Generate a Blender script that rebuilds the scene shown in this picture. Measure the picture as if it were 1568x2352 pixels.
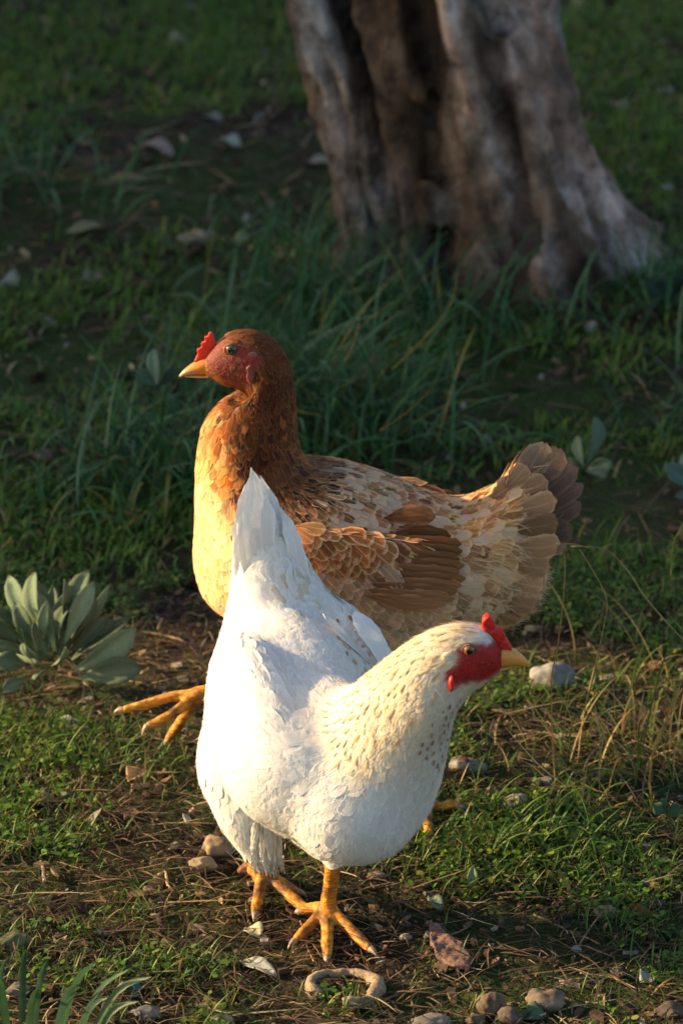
import bpy, bmesh, math, random
import numpy as np
from mathutils import Vector, Matrix, noise
from mathutils.bvhtree import BVHTree
for o in list(bpy.data.objects): bpy.data.objects.remove(o)
sc = bpy.context.scene
COL = sc.collection
random.seed(7); RNG = np.random.default_rng(11)
R = math.radians

# ------------------------------------------------------------ camera, sky, sun
CAMZ, PITCH, VF = 1.65, 22.0, 12.0
cam = bpy.data.cameras.new('camera'); camo = bpy.data.objects.new('camera', cam); COL.objects.link(camo)
camo.location = (0, 0, CAMZ); camo.rotation_euler = (R(90 - PITCH), 0, 0)
cam.sensor_fit = 'VERTICAL'; cam.sensor_height = 36; cam.lens = 18 / math.tan(R(VF / 2))
cam.clip_start = .05; cam.clip_end = 400
cam.dof.use_dof = True; cam.dof.focus_distance = 3.62; cam.dof.aperture_fstop = 10.5
sc.camera = camo
SUN_EL, SUN_AZ = 17.0, 9.0          # elevation; degrees the sun stands beyond the picture plane, on the left
sun_dir = Vector((-math.cos(R(SUN_EL)) * math.cos(R(SUN_AZ)), math.cos(R(SUN_EL)) * math.sin(R(SUN_AZ)), math.sin(R(SUN_EL))))
w = bpy.data.worlds.new("World"); sc.world = w; w.use_nodes = True
nt = w.node_tree; bg = nt.nodes['Background']
sky = nt.nodes.new('ShaderNodeTexSky'); sky.sky_type = 'NISHITA'; sky.sun_disc = False
sky.sun_elevation = R(SUN_EL); sky.sun_rotation = R(-90 + SUN_AZ)
sky.air_density = 1.0; sky.dust_density = 2.2; sky.ozone_density = .8
nt.links.new(sky.outputs[0], bg.inputs[0]); bg.inputs[1].default_value = 0.11
sl = bpy.data.lights.new('sun', 'SUN'); sl.energy = 5.0; sl.angle = R(.6); sl.color = (1, .71, .37)
so = bpy.data.objects.new('sun', sl); COL.objects.link(so); so.rotation_euler = sun_dir.to_track_quat('Z', 'Y').to_euler()
so.location = (-4, 3, 5)
sc.view_settings.view_transform = 'Standard'; sc.view_settings.look = 'None'
sc.view_settings.exposure = 1.3; sc.view_settings.gamma = 1
sc.render.engine = 'CYCLES'
sc.cycles.max_bounces = 6; sc.cycles.diffuse_bounces = 3; sc.cycles.transparent_max_bounces = 8

# ------------------------------------------------------------ survey helpers (photo measured on a 1568 x 2352 grid)
FPX = 1176 / math.tan(R(VF / 2)); CP, SP = math.cos(R(PITCH)), math.sin(R(PITCH))
def ray(x, y):
    a, b = (x - 784) / FPX, (1176 - y) / FPX
    return Vector((a, CP + b * SP, -SP + b * CP))
def P(x, y, Y):
    r = ray(x, y); k = Y / r.y
    return Vector((r.x * k, Y, CAMZ + r.z * k))
def hgt(x, y):
    return (.006 * np.sin(3.1 * x + 1.3 * y) + .004 * np.sin(7.3 * y - 4.1 * x + 1) + .0025 * np.sin(17 * x + 5 * y) * np.sin(13 * y - 3 * x))
def G(x, y):
    r = ray(x, y); z = 0.
    for _ in range(4):
        k = (z - CAMZ) / r.z; p = Vector((r.x * k, r.y * k, z)); z = float(hgt(p.x, p.y))
    return p
def proj(p):
    d = Vector(p) - Vector((0, 0, CAMZ)); f = d.y * CP - d.z * SP; u = d.y * SP + d.z * CP
    return 784 + FPX * d.x / f, 1176 - FPX * u / f

# ------------------------------------------------------------ object helpers
def tag(o, label=None, cat=None, group=None, kind=None):
    if label: o['label'] = label
    if cat: o['category'] = cat
    if group: o['group'] = group
    if kind: o['kind'] = kind
    return o
def empty(name, loc=(0, 0, 0)):
    o = bpy.data.objects.new(name, None); COL.objects.link(o); o.location = loc; o.empty_display_size = .05; return o
def link(name, me, mat=None, parent=None):
    o = bpy.data.objects.new(name, me); COL.objects.link(o)
    if mat:
        me.materials.clear(); me.materials.append(mat)
    if parent:
        o.parent = parent
        o.matrix_parent_inverse = Matrix.Translation(-parent.location)
    return o
def mesh_np(name, V, F, cols=None, uv=None, smooth=True):
    """V (n,3), F (m,k) with one k; cols dict name->(n,3); uv (n,2) per vertex"""
    V = np.asarray(V, dtype=np.float32); F = np.asarray(F, dtype=np.int32)
    me = bpy.data.meshes.new(name); k = F.shape[1]
    me.vertices.add(len(V)); me.vertices.foreach_set('co', V.ravel())
    me.loops.add(F.size); me.loops.foreach_set('vertex_index', F.ravel())
    me.polygons.add(len(F)); me.polygons.foreach_set('loop_start', np.arange(0, F.size, k, dtype=np.int32))
    me.polygons.foreach_set('use_smooth', np.full(len(F), smooth))
    me.update(calc_edges=True)
    setattrs(me, cols, uv)
    return me
def setattrs(me, cols=None, uv=None):
    n = len(me.vertices)
    for nm, c in (cols or {}).items():
        c = np.asarray(c, dtype=np.float32)
        if c.ndim == 1:
            a = me.attributes.new(nm, 'FLOAT', 'POINT'); a.data.foreach_set('value', c)
        else:
            a = me.attributes.new(nm, 'FLOAT_COLOR', 'POINT')
            a.data.foreach_set('color', np.concatenate([c[:, :3], np.ones((n, 1), np.float32)], 1).ravel())
    if uv is not None:
        a = me.attributes.new('fuv', 'FLOAT_VECTOR', 'POINT')
        a.data.foreach_set('vector', (uv if uv.shape[1] == 3 else np.concatenate([uv, np.zeros((n, 1))], 1)).astype(np.float32).ravel())
def coords(me):
    a = np.empty(len(me.vertices) * 3, np.float32); me.vertices.foreach_get('co', a); return a.reshape(-1, 3)

class MB:
    def __init__(s): s.v = []; s.q = []; s.c = []; s.n = 0
    def add(s, V, F, C):
        V = np.asarray(V, float); s.v.append(V); s.q.append(np.asarray(F) + s.n)
        C = np.asarray(C, float)
        s.c.append(np.tile(C, (len(V), 1)) if C.ndim == 1 else C); s.n += len(V)
    def build(s, name, mat, parent=None, smooth=True):
        me = mesh_np(name, np.concatenate(s.v), np.concatenate(s.q), {'Col': np.concatenate(s.c)}, smooth=smooth)
        return link(name, me, mat, parent)

def grid_faces(nr, nc, closed=False):
    f = []
    for i in range(nr - 1):
        for j in range(nc if closed else nc - 1):
            a = i * nc + j; b = i * nc + (j + 1) % nc
            f.append((a, b, b + nc, a + nc))
    return np.array(f)
def many(V, faces):
    """V (N, nv, 3) -> flat verts and faces"""
    N, nv = V.shape[:2]
    F = (faces[None] + (np.arange(N) * nv)[:, None, None]).reshape(-1, faces.shape[1])
    return V.reshape(-1, 3), F

def catmull(pts, n):
    pts = np.asarray(pts, float); m = len(pts)
    out = []
    for t in np.linspace(0, m - 1, n):
        i = min(int(t), m - 2); f = t - i
        p0 = pts[max(i - 1, 0)]; p1 = pts[i]; p2 = pts[i + 1]; p3 = pts[min(i + 2, m - 1)]
        out.append(.5 * ((2 * p1) + (-p0 + p2) * f + (2 * p0 - 5 * p1 + 4 * p2 - p3) * f * f + (-p0 + 3 * p1 - 3 * p2 + p3) * f ** 3))
    return np.array(out)

def tube_vf(path, rad, ns=8, n=None, flat=1.0):
    path = np.asarray(path, float); rad = np.asarray(rad, float)
    if n:
        rad = catmull(rad[:, None], n)[:, 0]; path = catmull(path, n)
    k = len(path); T = np.gradient(path, axis=0); T /= np.linalg.norm(T, axis=1)[:, None] + 1e-9
    V = []
    up = np.array([0.13, .21, .97])
    if abs(T[0] @ up) > .95: up = np.array([1., .1, 0])
    for i in range(k):
        a = np.cross(T[i], up); a /= np.linalg.norm(a) + 1e-9; b = np.cross(T[i], a); up = -b if False else up
        for j in range(ns):
            t = 2 * math.pi * j / ns
            V.append(path[i] + rad[i] * (math.cos(t) * a + flat * math.sin(t) * b))
    F = list(grid_faces(k, ns, True))
    V.append(path[0]); V.append(path[-1]); c0, c1 = len(V) - 2, len(V) - 1
    for j in range(0, ns, 2):
        F.append((c0, (j + 2) % ns, j + 1, j)); b = (k - 1) * ns
        F.append((c1, b + j, b + j + 1, b + (j + 2) % ns))
    return np.array(V), np.array(F)

def loft(st, ns=28, sub=4):
    """st rows: x1,y1,x2,y2,Y,a  edge points on the photo grid at depth Y, half depth a (metres)"""
    rows = []
    for x1, y1, x2, y2, Y, a in st:
        p1, p2 = P(x1, y1, Y), P(x2, y2, Y); c = (p1 + p2) / 2; e = (p2 - p1) / 2
        h = e.length; nz = e.z / max(h, 1e-6)
        hh = math.sqrt(max(h * h - (a * SP * nz) ** 2, (h * .6) ** 2))
        e = e * (hh / max(h, 1e-6))
        rows.append([*c, *e, a])
    rows = catmull(rows, (len(rows) - 1) * sub + 1)
    V = []
    for r in rows:
        c, e, a = r[:3], r[3:6], r[6]
        for j in range(ns):
            t = 2 * math.pi * j / ns
            V.append(c + e * math.cos(t) + np.array([0, a, 0]) * math.sin(t))
    F = list(grid_faces(len(rows), ns, True))
    n = len(V); V.append(rows[0][:3]); V.append(rows[-1][:3]); b = (len(rows) - 1) * ns
    for j in range(0, ns, 2):
        F.append((n, j, j + 1, (j + 2) % ns)); F.append((n + 1, b + (j + 2) % ns, b + j + 1, b + j))
    return np.array(V), np.array(F)
def ellipsoid(c, ax, nu=16, nv=12):
    """ax: three semi-axis vectors"""
    c = np.array(c); ax = [np.array(a) for a in ax]; V = []
    for i in range(nv + 1):
        ph = math.pi * i / nv
        for j in range(nu):
            t = 2 * math.pi * j / nu
            V.append(c + ax[0] * math.cos(ph) + ax[1] * math.sin(ph) * math.cos(t) + ax[2] * math.sin(ph) * math.sin(t))
    return np.array(V), grid_faces(nv + 1, nu, True)

def remesh(parts, voxel, smooth=4, name='m', factor=.5):
    mb = MB()
    for V, F in parts: mb.add(V, F, (0, 0, 0))
    me = mesh_np(name, np.concatenate(mb.v), np.concatenate(mb.q))
    bm = bmesh.new(); bm.from_mesh(me); bmesh.ops.remove_doubles(bm, verts=bm.verts, dist=1e-6)
    # every closed island must face outwards before the voxel pass
    bmesh.ops.recalc_face_normals(bm, faces=bm.faces); bm.to_mesh(me); bm.free()
    o = bpy.data.objects.new(name, me); COL.objects.link(o)
    m = o.modifiers.new('r', 'REMESH'); m.mode = 'VOXEL'; m.voxel_size = voxel
    if smooth:
        s = o.modifiers.new('s', 'SMOOTH'); s.factor = factor; s.iterations = smooth
    dg = bpy.context.evaluated_depsgraph_get()
    out = bpy.data.meshes.new_from_object(o.evaluated_get(dg)); out.name = name
    bpy.data.objects.remove(o)
    out.polygons.foreach_set('use_smooth', np.ones(len(out.polygons), bool))
    return out

# ------------------------------------------------------------ materials
def nodes(name):
    m = bpy.data.materials.new(name); m.use_nodes = True; t = m.node_tree
    return m, t, t.nodes['Principled BSDF'], t.nodes['Material Output']
def N(t, typ, **k):
    n = t.nodes.new(typ)
    for a, b in k.items():
        if a.startswith('i_'):
            key = a[2:]; n.inputs[int(key) if key.isdigit() else key].default_value = b
        else: setattr(n, a, b)
    return n
def ramp(t, fac, stops):
    r = N(t, 'ShaderNodeValToRGB'); e = r.color_ramp.elements
    while len(e) < len(stops): e.new(.5)
    for x, (p, c) in zip(e, stops): x.position = p; x.color = (*c, 1)
    t.links.new(fac, r.inputs[0]); return r.outputs[0]
def mixc(t, fac, a, b, mode='MIX'):
    m = N(t, 'ShaderNodeMix', data_type='RGBA', blend_type=mode)
    for sock, v in ((m.inputs[0], fac), (m.inputs[6], a), (m.inputs[7], b)):
        if isinstance(v, (int, float)): sock.default_value = v
        elif isinstance(v, tuple): sock.default_value = (*v, 1)
        else: t.links.new(v, sock)
    return m.outputs[2]
def bump(t, h, strength, dist, bsdf):
    b = N(t, 'ShaderNodeBump'); b.inputs['Strength'].default_value = strength; b.inputs['Distance'].default_value = dist
    t.links.new(h, b.inputs['Height']); t.links.new(b.outputs[0], bsdf.inputs['Normal'])
def attr(t, name):
    return N(t, 'ShaderNodeAttribute', attribute_name=name)

def mat_vc(name, rough=.6, trans=0., nscale=300, nstr=.25, spec=.35, bumpd=.0005, sss=0.):
    m, t, b, out = nodes(name)
    c = attr(t, 'Col').outputs['Color']
    tc = N(t, 'ShaderNodeTexCoord')
    nz = N(t, 'ShaderNodeTexNoise', i_Scale=nscale, i_Detail=4.); t.links.new(tc.outputs['Object'], nz.inputs['Vector'])
    k = ramp(t, nz.outputs[0], [(.3, (1 - nstr,) * 3), (.7, (1 + nstr,) * 3)])
    c2 = mixc(t, 1.0, c, k, 'MULTIPLY')
    t.links.new(c2, b.inputs['Base Color']); b.inputs['Roughness'].default_value = rough
    b.inputs['Specular IOR Level'].default_value = spec
    if sss:
        b.inputs['Subsurface Weight'].default_value = sss; b.inputs['Subsurface Radius'].default_value = (1, .25, .1); b.inputs['Subsurface Scale'].default_value = .006
    bump(t, nz.outputs[0], .6, bumpd, b)
    if trans:
        tr = N(t, 'ShaderNodeBsdfTranslucent'); t.links.new(c2, tr.inputs[0])
        mx = N(t, 'ShaderNodeMixShader'); mx.inputs[0].default_value = trans
        t.links.new(b.outputs[0], mx.inputs[1]); t.links.new(tr.outputs[0], mx.inputs[2]); t.links.new(mx.outputs[0], out.inputs[0])
    return m
M_GRASS = mat_vc('grass_blade', .5, .35, 120, .15, .3)
M_LEAF = mat_vc('downy_leaf', .75, .22, 500, .12, .2)
M_DRY = mat_vc('dry_straw', .75, .15, 250, .3, .2)
M_WOOD = mat_vc('weathered_twig', .85, 0, 400, .35, .2, .0008)
M_STONE = mat_vc('field_stone', .9, 0, 130, .35, .25, .0015)
M_HORN = mat_vc('beak_horn', .38, 0, 500, .1, .5, .0001, .15)
M_COMB = mat_vc('comb_skin', .45, 0, 900, .18, .45, .0006, .35)
M_CLAW = mat_vc('claw', .4, 0, 600, .15, .5, .0001)

def mat_soil():
    m, t, b, out = nodes('soil')
    tc = N(t, 'ShaderNodeTexCoord'); g = tc.outputs['Object']
    def nz(s, d=6, r=.6):
        n = N(t, 'ShaderNodeTexNoise', i_Scale=s, i_Detail=float(d), i_Roughness=r); t.links.new(g, n.inputs['Vector']); return n.outputs[0]
    n1, n2, n3 = nz(35), nz(4.5, 4), nz(230, 4)
    vo = N(t, 'ShaderNodeTexVoronoi', i_Scale=90.); t.links.new(g, vo.inputs['Vector'])
    c = ramp(t, n1, [(.3, (.018, .011, .008)), (.5, (.042, .026, .017)), (.68, (.09, .058, .037)), (.85, (.16, .115, .075))])
    gr = ramp(t, n3, [(.35, (.015, .035, .008)), (.7, (.07, .13, .02))])
    f = ramp(t, n2, [(.38, (0, 0, 0)), (.58, (.85,) * 3)])
    c = mixc(t, f, c, gr)
    t.links.new(c, b.inputs['Base Color']); b.inputs['Roughness'].default_value = .95
    b.inputs['Specular IOR Level'].default_value = .15
    ad = N(t, 'ShaderNodeMath', operation='ADD'); t.links.new(n1, ad.inputs[0])
    ml = N(t, 'ShaderNodeMath', operation='MULTIPLY'); t.links.new(vo.outputs['Distance'], ml.inputs[0]); ml.inputs[1].default_value = .6
    t.links.new(ml.outputs[0], ad.inputs[1]); ad2 = N(t, 'ShaderNodeMath', operation='ADD'); t.links.new(ad.outputs[0], ad2.inputs[0]); t.links.new(n3, ad2.inputs[1])
    bump(t, ad2.outputs[0], 1., .008, b)
    return m

def mat_bark():
    m, t, b, out = nodes('bark')
    tc = N(t, 'ShaderNodeTexCoord')
    mp = N(t, 'ShaderNodeMapping'); mp.inputs['Scale'].default_value = (9, 9, 2.2); mp.inputs['Rotation'].default_value = (0, R(-12), 0)
    t.links.new(tc.outputs['Object'], mp.inputs[0])
    n1 = N(t, 'ShaderNodeTexNoise', i_Scale=1., i_Detail=7., i_Roughness=.6, i_Distortion=.6); t.links.new(mp.outputs[0], n1.inputs['Vector'])
    n2 = N(t, 'ShaderNodeTexNoise', i_Scale=32., i_Detail=7., i_Roughness=.72); t.links.new(tc.outputs['Object'], n2.inputs['Vector'])
    mp2 = N(t, 'ShaderNodeMapping'); mp2.inputs['Scale'].default_value = (60, 60, 9); t.links.new(tc.outputs['Object'], mp2.inputs[0])
    n3 = N(t, 'ShaderNodeTexNoise', i_Scale=1., i_Detail=5.); t.links.new(mp2.outputs[0], n3.inputs['Vector'])
    c1 = ramp(t, n1.outputs[0], [(.28, (.03, .018, .013)), (.42, (.10, .062, .042)), (.52, (.17, .125, .095)), (.62, (.26, .24, .22)), (.75, (.42, .42, .41))])
    c2 = ramp(t, n2.outputs[0], [(.32, (.22, .19, .17)), (.52, (1, 1, 1)), (.70, (1.7, 1.6, 1.5))])
    c = mixc(t, 1., c1, c2, 'MULTIPLY')
    gr = attr(t, 'Col').outputs['Color']
    c = mixc(t, 1., c, gr, 'MULTIPLY')
    t.links.new(c, b.inputs['Base Color']); b.inputs['Roughness'].default_value = .85; b.inputs['Specular IOR Level'].default_value = .2
    ad = N(t, 'ShaderNodeMath', operation='ADD'); t.links.new(n2.outputs[0], ad.inputs[0]); t.links.new(n3.outputs[0], ad.inputs[1])
    bump(t, ad.outputs[0], 1., .022, b)
    return m

def mat_feather():
    m, t, b, out = nodes('feather')
    c = attr(t, 'Col').outputs['Color']; e = attr(t, 'Edge').outputs['Color']
    uv = attr(t, 'fuv').outputs['Vector']; sp = N(t, 'ShaderNodeSeparateXYZ'); t.links.new(uv, sp.inputs[0])
    au = N(t, 'ShaderNodeMath', operation='ABSOLUTE'); t.links.new(sp.outputs[0], au.inputs[0])
    # distance from the feather's rim: max(|u|, v)
    v2 = N(t, 'ShaderNodeMath', operation='POWER'); t.links.new(sp.outputs[1], v2.inputs[0]); v2.inputs[1].default_value = 2.2
    mx = N(t, 'ShaderNodeMath', operation='MAXIMUM'); t.links.new(au.outputs[0], mx.inputs[0]); t.links.new(v2.outputs[0], mx.inputs[1])
    tc = N(t, 'ShaderNodeTexCoord')
    nz = N(t, 'ShaderNodeTexNoise', i_Scale=420., i_Detail=3.); t.links.new(tc.outputs['Object'], nz.inputs['Vector'])
    nm = N(t, 'ShaderNodeMath', operation='MULTIPLY_ADD'); t.links.new(nz.outputs[0], nm.inputs[0]); nm.inputs[1].default_value = .5; 
    t.links.new(mx.outputs[0], nm.inputs[2])
    sm = N(t, 'ShaderNodeMapRange', interpolation_type='SMOOTHSTEP'); t.links.new(nm.outputs[0], sm.inputs[0])
    sm.inputs[1].default_value = .88; sm.inputs[2].default_value = 1.22
    col = mixc(t, sm.outputs[0], c, e)
    # barbs: fine slanted lines
    mu = N(t, 'ShaderNodeMath', operation='MULTIPLY'); t.links.new(au.outputs[0], mu.inputs[0]); mu.inputs[1].default_value = -22.
    vl = N(t, 'ShaderNodeMath', operation='MULTIPLY'); t.links.new(sp.outputs[1], vl.inputs[0]); t.links.new(sp.outputs[2], vl.inputs[1])
    mv = N(t, 'ShaderNodeMath', operation='MULTIPLY_ADD'); t.links.new(vl.outputs[0], mv.inputs[0]); mv.inputs[1].default_value = 4500.; t.links.new(mu.outputs[0], mv.inputs[2])
    ns = N(t, 'ShaderNodeMath', operation='MULTIPLY_ADD'); t.links.new(nz.outputs[0], ns.inputs[0]); ns.inputs[1].default_value = 3.; t.links.new(mv.outputs[0], ns.inputs[2])
    si = N(t, 'ShaderNodeMath', operation='SINE'); t.links.new(ns.outputs[0], si.inputs[0])
    sh = ramp(t, si.outputs[0], [(0., (.90, .90, .90)), (1., (1.03, 1.03, 1.03))])
    col = mixc(t, 1., col, sh, 'MULTIPLY')
    # pale shaft
    st = N(t, 'ShaderNodeMapRange', interpolation_type='SMOOTHSTEP'); t.links.new(au.outputs[0], st.inputs[0]); st.inputs[1].default_value = .03; st.inputs[2].default_value = .11; st.inputs[3].default_value = .45; st.inputs[4].default_value = 0.
    col = mixc(t, st.outputs[0], col, e)
    t.links.new(col, b.inputs['Base Color']); b.inputs['Roughness'].default_value = .7; b.inputs['Specular IOR Level'].default_value = .12
    b.inputs['Sheen Weight'].default_value = 0.
    bump(t, si.outputs[0], .25, .0002, b)
    tr = N(t, 'ShaderNodeBsdfTranslucent'); t.links.new(col, tr.inputs[0])
    ms = N(t, 'ShaderNodeMixShader'); ms.inputs[0].default_value = .16
    t.links.new(b.outputs[0], ms.inputs[1]); t.links.new(tr.outputs[0], ms.inputs[2]); t.links.new(ms.outputs[0], out.inputs[0])
    return m

def mat_body():
    m, t, b, out = nodes('hen_skin_and_down')
    c = attr(t, 'Col').outputs['Color']; lg = attr(t, 'leg').outputs['Fac']
    tc = N(t, 'ShaderNodeTexCoord')
    nz = N(t, 'ShaderNodeTexNoise', i_Scale=650., i_Detail=4.); t.links.new(tc.outputs['Object'], nz.inputs['Vector'])
    mp = N(t, 'ShaderNodeMapping'); mp.inputs['Scale'].default_value = (160, 160, 420); t.links.new(tc.outputs['Object'], mp.inputs[0])
    vo = N(t, 'ShaderNodeTexVoronoi', i_Scale=1.); t.links.new(mp.outputs[0], vo.inputs['Vector'])
    k = ramp(t, nz.outputs[0], [(.3, (.78,) * 3), (.7, (1.15,) * 3)])
    c = mixc(t, 1., c, k, 'MULTIPLY')
    k2 = ramp(t, vo.outputs['Distance'], [(.2, (1.08,) * 3), (.75, (.62, .55, .5))])
    c2 = mixc(t, 1., c, k2, 'MULTIPLY'); c = mixc(t, lg, c, c2)
    t.links.new(c, b.inputs['Base Color']); b.inputs['Roughness'].default_value = .6; b.inputs['Specular IOR Level'].default_value = .3
    b.inputs['Subsurface Weight'].default_value = .08; b.inputs['Subsurface Radius'].default_value = (1, .3, .15); b.inputs['Subsurface Scale'].default_value = .003
    mh = N(t, 'ShaderNodeMix'); t.links.new(lg, mh.inputs[0]); t.links.new(nz.outputs[0], mh.inputs[2])
    iv = N(t, 'ShaderNodeMath', operation='SUBTRACT'); iv.inputs[0].default_value = 1.; t.links.new(vo.outputs['Distance'], iv.inputs[1]); t.links.new(iv.outputs[0], mh.inputs[3])
    bump(t, mh.outputs[0], .8, .0012, b)
    return m
def mat_eye(iris):
    m, t, b, out = nodes('eye')
    tc = N(t, 'ShaderNodeTexCoord'); sp = N(t, 'ShaderNodeVectorMath', operation='MULTIPLY'); t.links.new(tc.outputs['Object'], sp.inputs[0]); sp.inputs[1].default_value = (1, 0, 1)
    ln = N(t, 'ShaderNodeVectorMath', operation='LENGTH'); t.links.new(sp.outputs[0], ln.inputs[0])
    c = ramp(t, ln.outputs['Value'], [(0., (.003, .003, .003)), (.46, (.004, .004, .004)), (.54, iris), (.80, tuple(x * .6 for x in iris)), (.95, (.02, .008, .005))])
    t.links.new(c, b.inputs['Base Color']); b.inputs['Roughness'].default_value = .08; b.inputs['Specular IOR Level'].default_value = .6
    return m
M_SOIL, M_BARK, M_FEATHER, M_BODY = mat_soil(), mat_bark(), mat_feather(), mat_body()

# ------------------------------------------------------------ ground
def axis(a, b, st, far):
    core = list(np.arange(a, b, st)); out = []; d = st * 2; x = b
    while x < far[1]: out.append(x); x += d; d *= 1.35
    pre = []; d = st * 2; x = a - d
    while x > far[0]: pre.append(x); x -= d; d *= 1.35
    return np.array(pre[::-1] + core + out)
xs = axis(-1., 1., .009, (-60, 60)); ys = axis(2.8, 6.4, .011, (-40, 90))
X, Yg = np.meshgrid(xs, ys)
Z = hgt(X, Yg)
fine = np.array([[noise.noise(Vector((x * 30, y * 30, 0))) * .006 + noise.noise(Vector((x * 90, y * 90, 3))) * .0032 if abs(x) < 1.1 and 2.7 < y < 6.5 else 0. for x in xs] for y in ys])
Z = Z + fine - .002
me = mesh_np('ground', np.stack([X, Yg, Z], -1).reshape(-1, 3), grid_faces(len(ys), len(xs)), {})
tag(link('ground', me, M_SOIL), kind='structure')

def nmask(x, y, s, seed):
    return np.array([noise.noise(Vector((a * s, b * s, seed))) for a, b in zip(x, y)])
def scatter(n, x0, x1, y0, y1):
    return RNG.uniform(x0, x1, n), RNG.uniform(y0, y1, n)
def in_view(x, y, pad=.13):
    hw = .072 * np.hypot(y, CAMZ) + pad
    return (np.abs(x) < hw) & (y > 3.0) & (y < 6.1)

def blades(x, y, z, az, el0, droop, L, W, col, nseg=4, twist=None):
    """arching ribbons. el0: start elevation, droop: how far it bends (radians)"""
    n = len(x); t = np.linspace(0, 1, nseg + 1)
    el = el0[:, None] - droop[:, None] * t[None] ** 1.3
    ds = (L / nseg)[:, None]
    dx = np.cos(el) * ds; dz = np.sin(el) * ds
    h = np.concatenate([np.zeros((n, 1)), np.cumsum(dx[:, :-1], 1)], 1); v = np.concatenate([np.zeros((n, 1)), np.cumsum(dz[:, :-1], 1)], 1)
    wob = np.sin(t[None] * 3 + az[:, None] * 5) * (L * .04)[:, None]
    cx = x[:, None] + h * np.cos(az)[:, None] - wob * np.sin(az)[:, None]; cy = y[:, None] + h * np.sin(az)[:, None] + wob * np.cos(az)[:, None]; cz = np.maximum(z[:, None] + v, z[:, None] + .0015 * (1 + t[None]) - .004 * (t[None] == 0))
    tw = (az + math.pi / 2) if twist is None else twist
    sx, sy = np.cos(tw), np.sin(tw)
    wp = np.array([.7, 1, .95, .7, .06]) if nseg == 4 else np.interp(t, [0, .25, .6, .85, 1], [.7, 1, .9, .55, .05])
    hw = W[:, None] * wp[None] / 2
    V = np.stack([np.stack([cx - sx[:, None] * hw, cy - sy[:, None] * hw, cz], -1), np.stack([cx + sx[:, None] * hw, cy + sy[:, None] * hw, cz + hw * .5], -1)], 2)
    V = V.reshape(n, (nseg + 1) * 2, 3)
    Vf, F = many(V, grid_faces(nseg + 1, 2))
    C = np.repeat(col, (nseg + 1) * 2, 0)
    return Vf, F, C
def pal(n, cols, wts=None, var=.18):
    cols = np.array(cols); i = RNG.choice(len(cols), n, p=wts); return cols[i] * RNG.normal(1, var, (n, 1)).clip(.5, 1.6)

# short turf
def green_density(x, y):
    d = nmask(x, y, 5.5, 1.) * .9 + nmask(x, y, 17, 4.) * .6 + nmask(x, y, 55, 9.) * .35
    base = np.interp(y, [3.0, 3.25, 3.5, 3.75, 4.0, 4.5, 6], [-.38, -.28, -.27, -.14, .0, .10, .36])
    for gx, gy, s, a in PATCH: base = base + a * np.exp(-((x - gx) ** 2 + (y - gy) ** 2) / s ** 2)
    return d + base
g1, g2, g3 = G(1350, 1950), G(300, 1850), G(230, 360)
g4, g5, g6 = G(760, 2120), G(100, 2200), G(900, 2250)
PATCH = [(g1.x, g1.y, .13, .38), (g2.x, g2.y, .12, .12), (g3.x, g3.y, .3, -.15), (g4.x, g4.y, .12, -.3), (g5.x, g5.y, .1, -.05), (g6.x, g6.y, .1, -.2)] + [(G(a, b).x, G(a, b).y, c, d) for a, b, c, d in ((150, 450, .20, -.8), (430, 350, .15, -.8), (300, 640, .14, -.15), (1500, 930, .16, -.55), (1300, 900, .11, -.5), (1100, 900, .08, -.3), (1450, 1200, .09, -.3), (100, 760, .08, -.15), (480, 1430, .06, -.2), (1560, 1250, .08, -.1))]
def turf(n, x0, x1, y0, y1, hmin, hmax, wd, keep, name, label, cols, wts):
    x, y = scatter(n, x0, x1, y0, y1); k = keep(x, y); x, y = x[k], y[k]
    k = green_density(x, y) > RNG.uniform(-.25, .35, len(x)); x, y = x[k], y[k]; n = len(x)
    # blades gather in little tufts
    x = x + RNG.normal(0, .004, n); y = y + RNG.normal(0, .004, n)
    L = RNG.uniform(hmin, hmax, n) * (1 + .5 * (RNG.random(n) < .08)); W = RNG.uniform(.7, 1.3, n) * wd
    V, F, C = blades(x, y, hgt(x, y), RNG.uniform(0, 6.28, n), RNG.uniform(.5, 1.45, n), RNG.uniform(.2, 1.4, n), L, W, pal(n, cols, wts))
    o = link(name, mesh_np(name, V, F, {'Col': C}), M_GRASS); tag(o, label, 'grass', kind='stuff'); return o
GC = [(.055, .115, .02), (.085, .15, .025), (.04, .09, .02), (.16, .16, .04), (.26, .18, .08)]
GB = [(.095, .19, .025), (.14, .22, .03), (.06, .13, .022), (.20, .19, .045), (.30, .21, .10)]
turf(70000, -.50, .50, 3.0, 3.95, .008, .024, .0011, lambda x, y: in_view(x, y), 'grass', 'short thin green grass over brown soil around the hens', GC, [.35, .3, .15, .12, .08])
turf(124000, -.78, .78, 3.95, 6.1, .009, .026, .0022, lambda x, y: in_view(x, y), 'grass', 'dark green shaded turf behind the hens', GB, [.4, .25, .25, .06, .04])
turf(150000, -2.3, 2.3, 2.0, 8.4, .012, .032, .0035, lambda x, y: ~in_view(x, y), 'grass', 'rough green turf at the sides of the clearing', GC, [.4, .25, .25, .06, .04])

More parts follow.
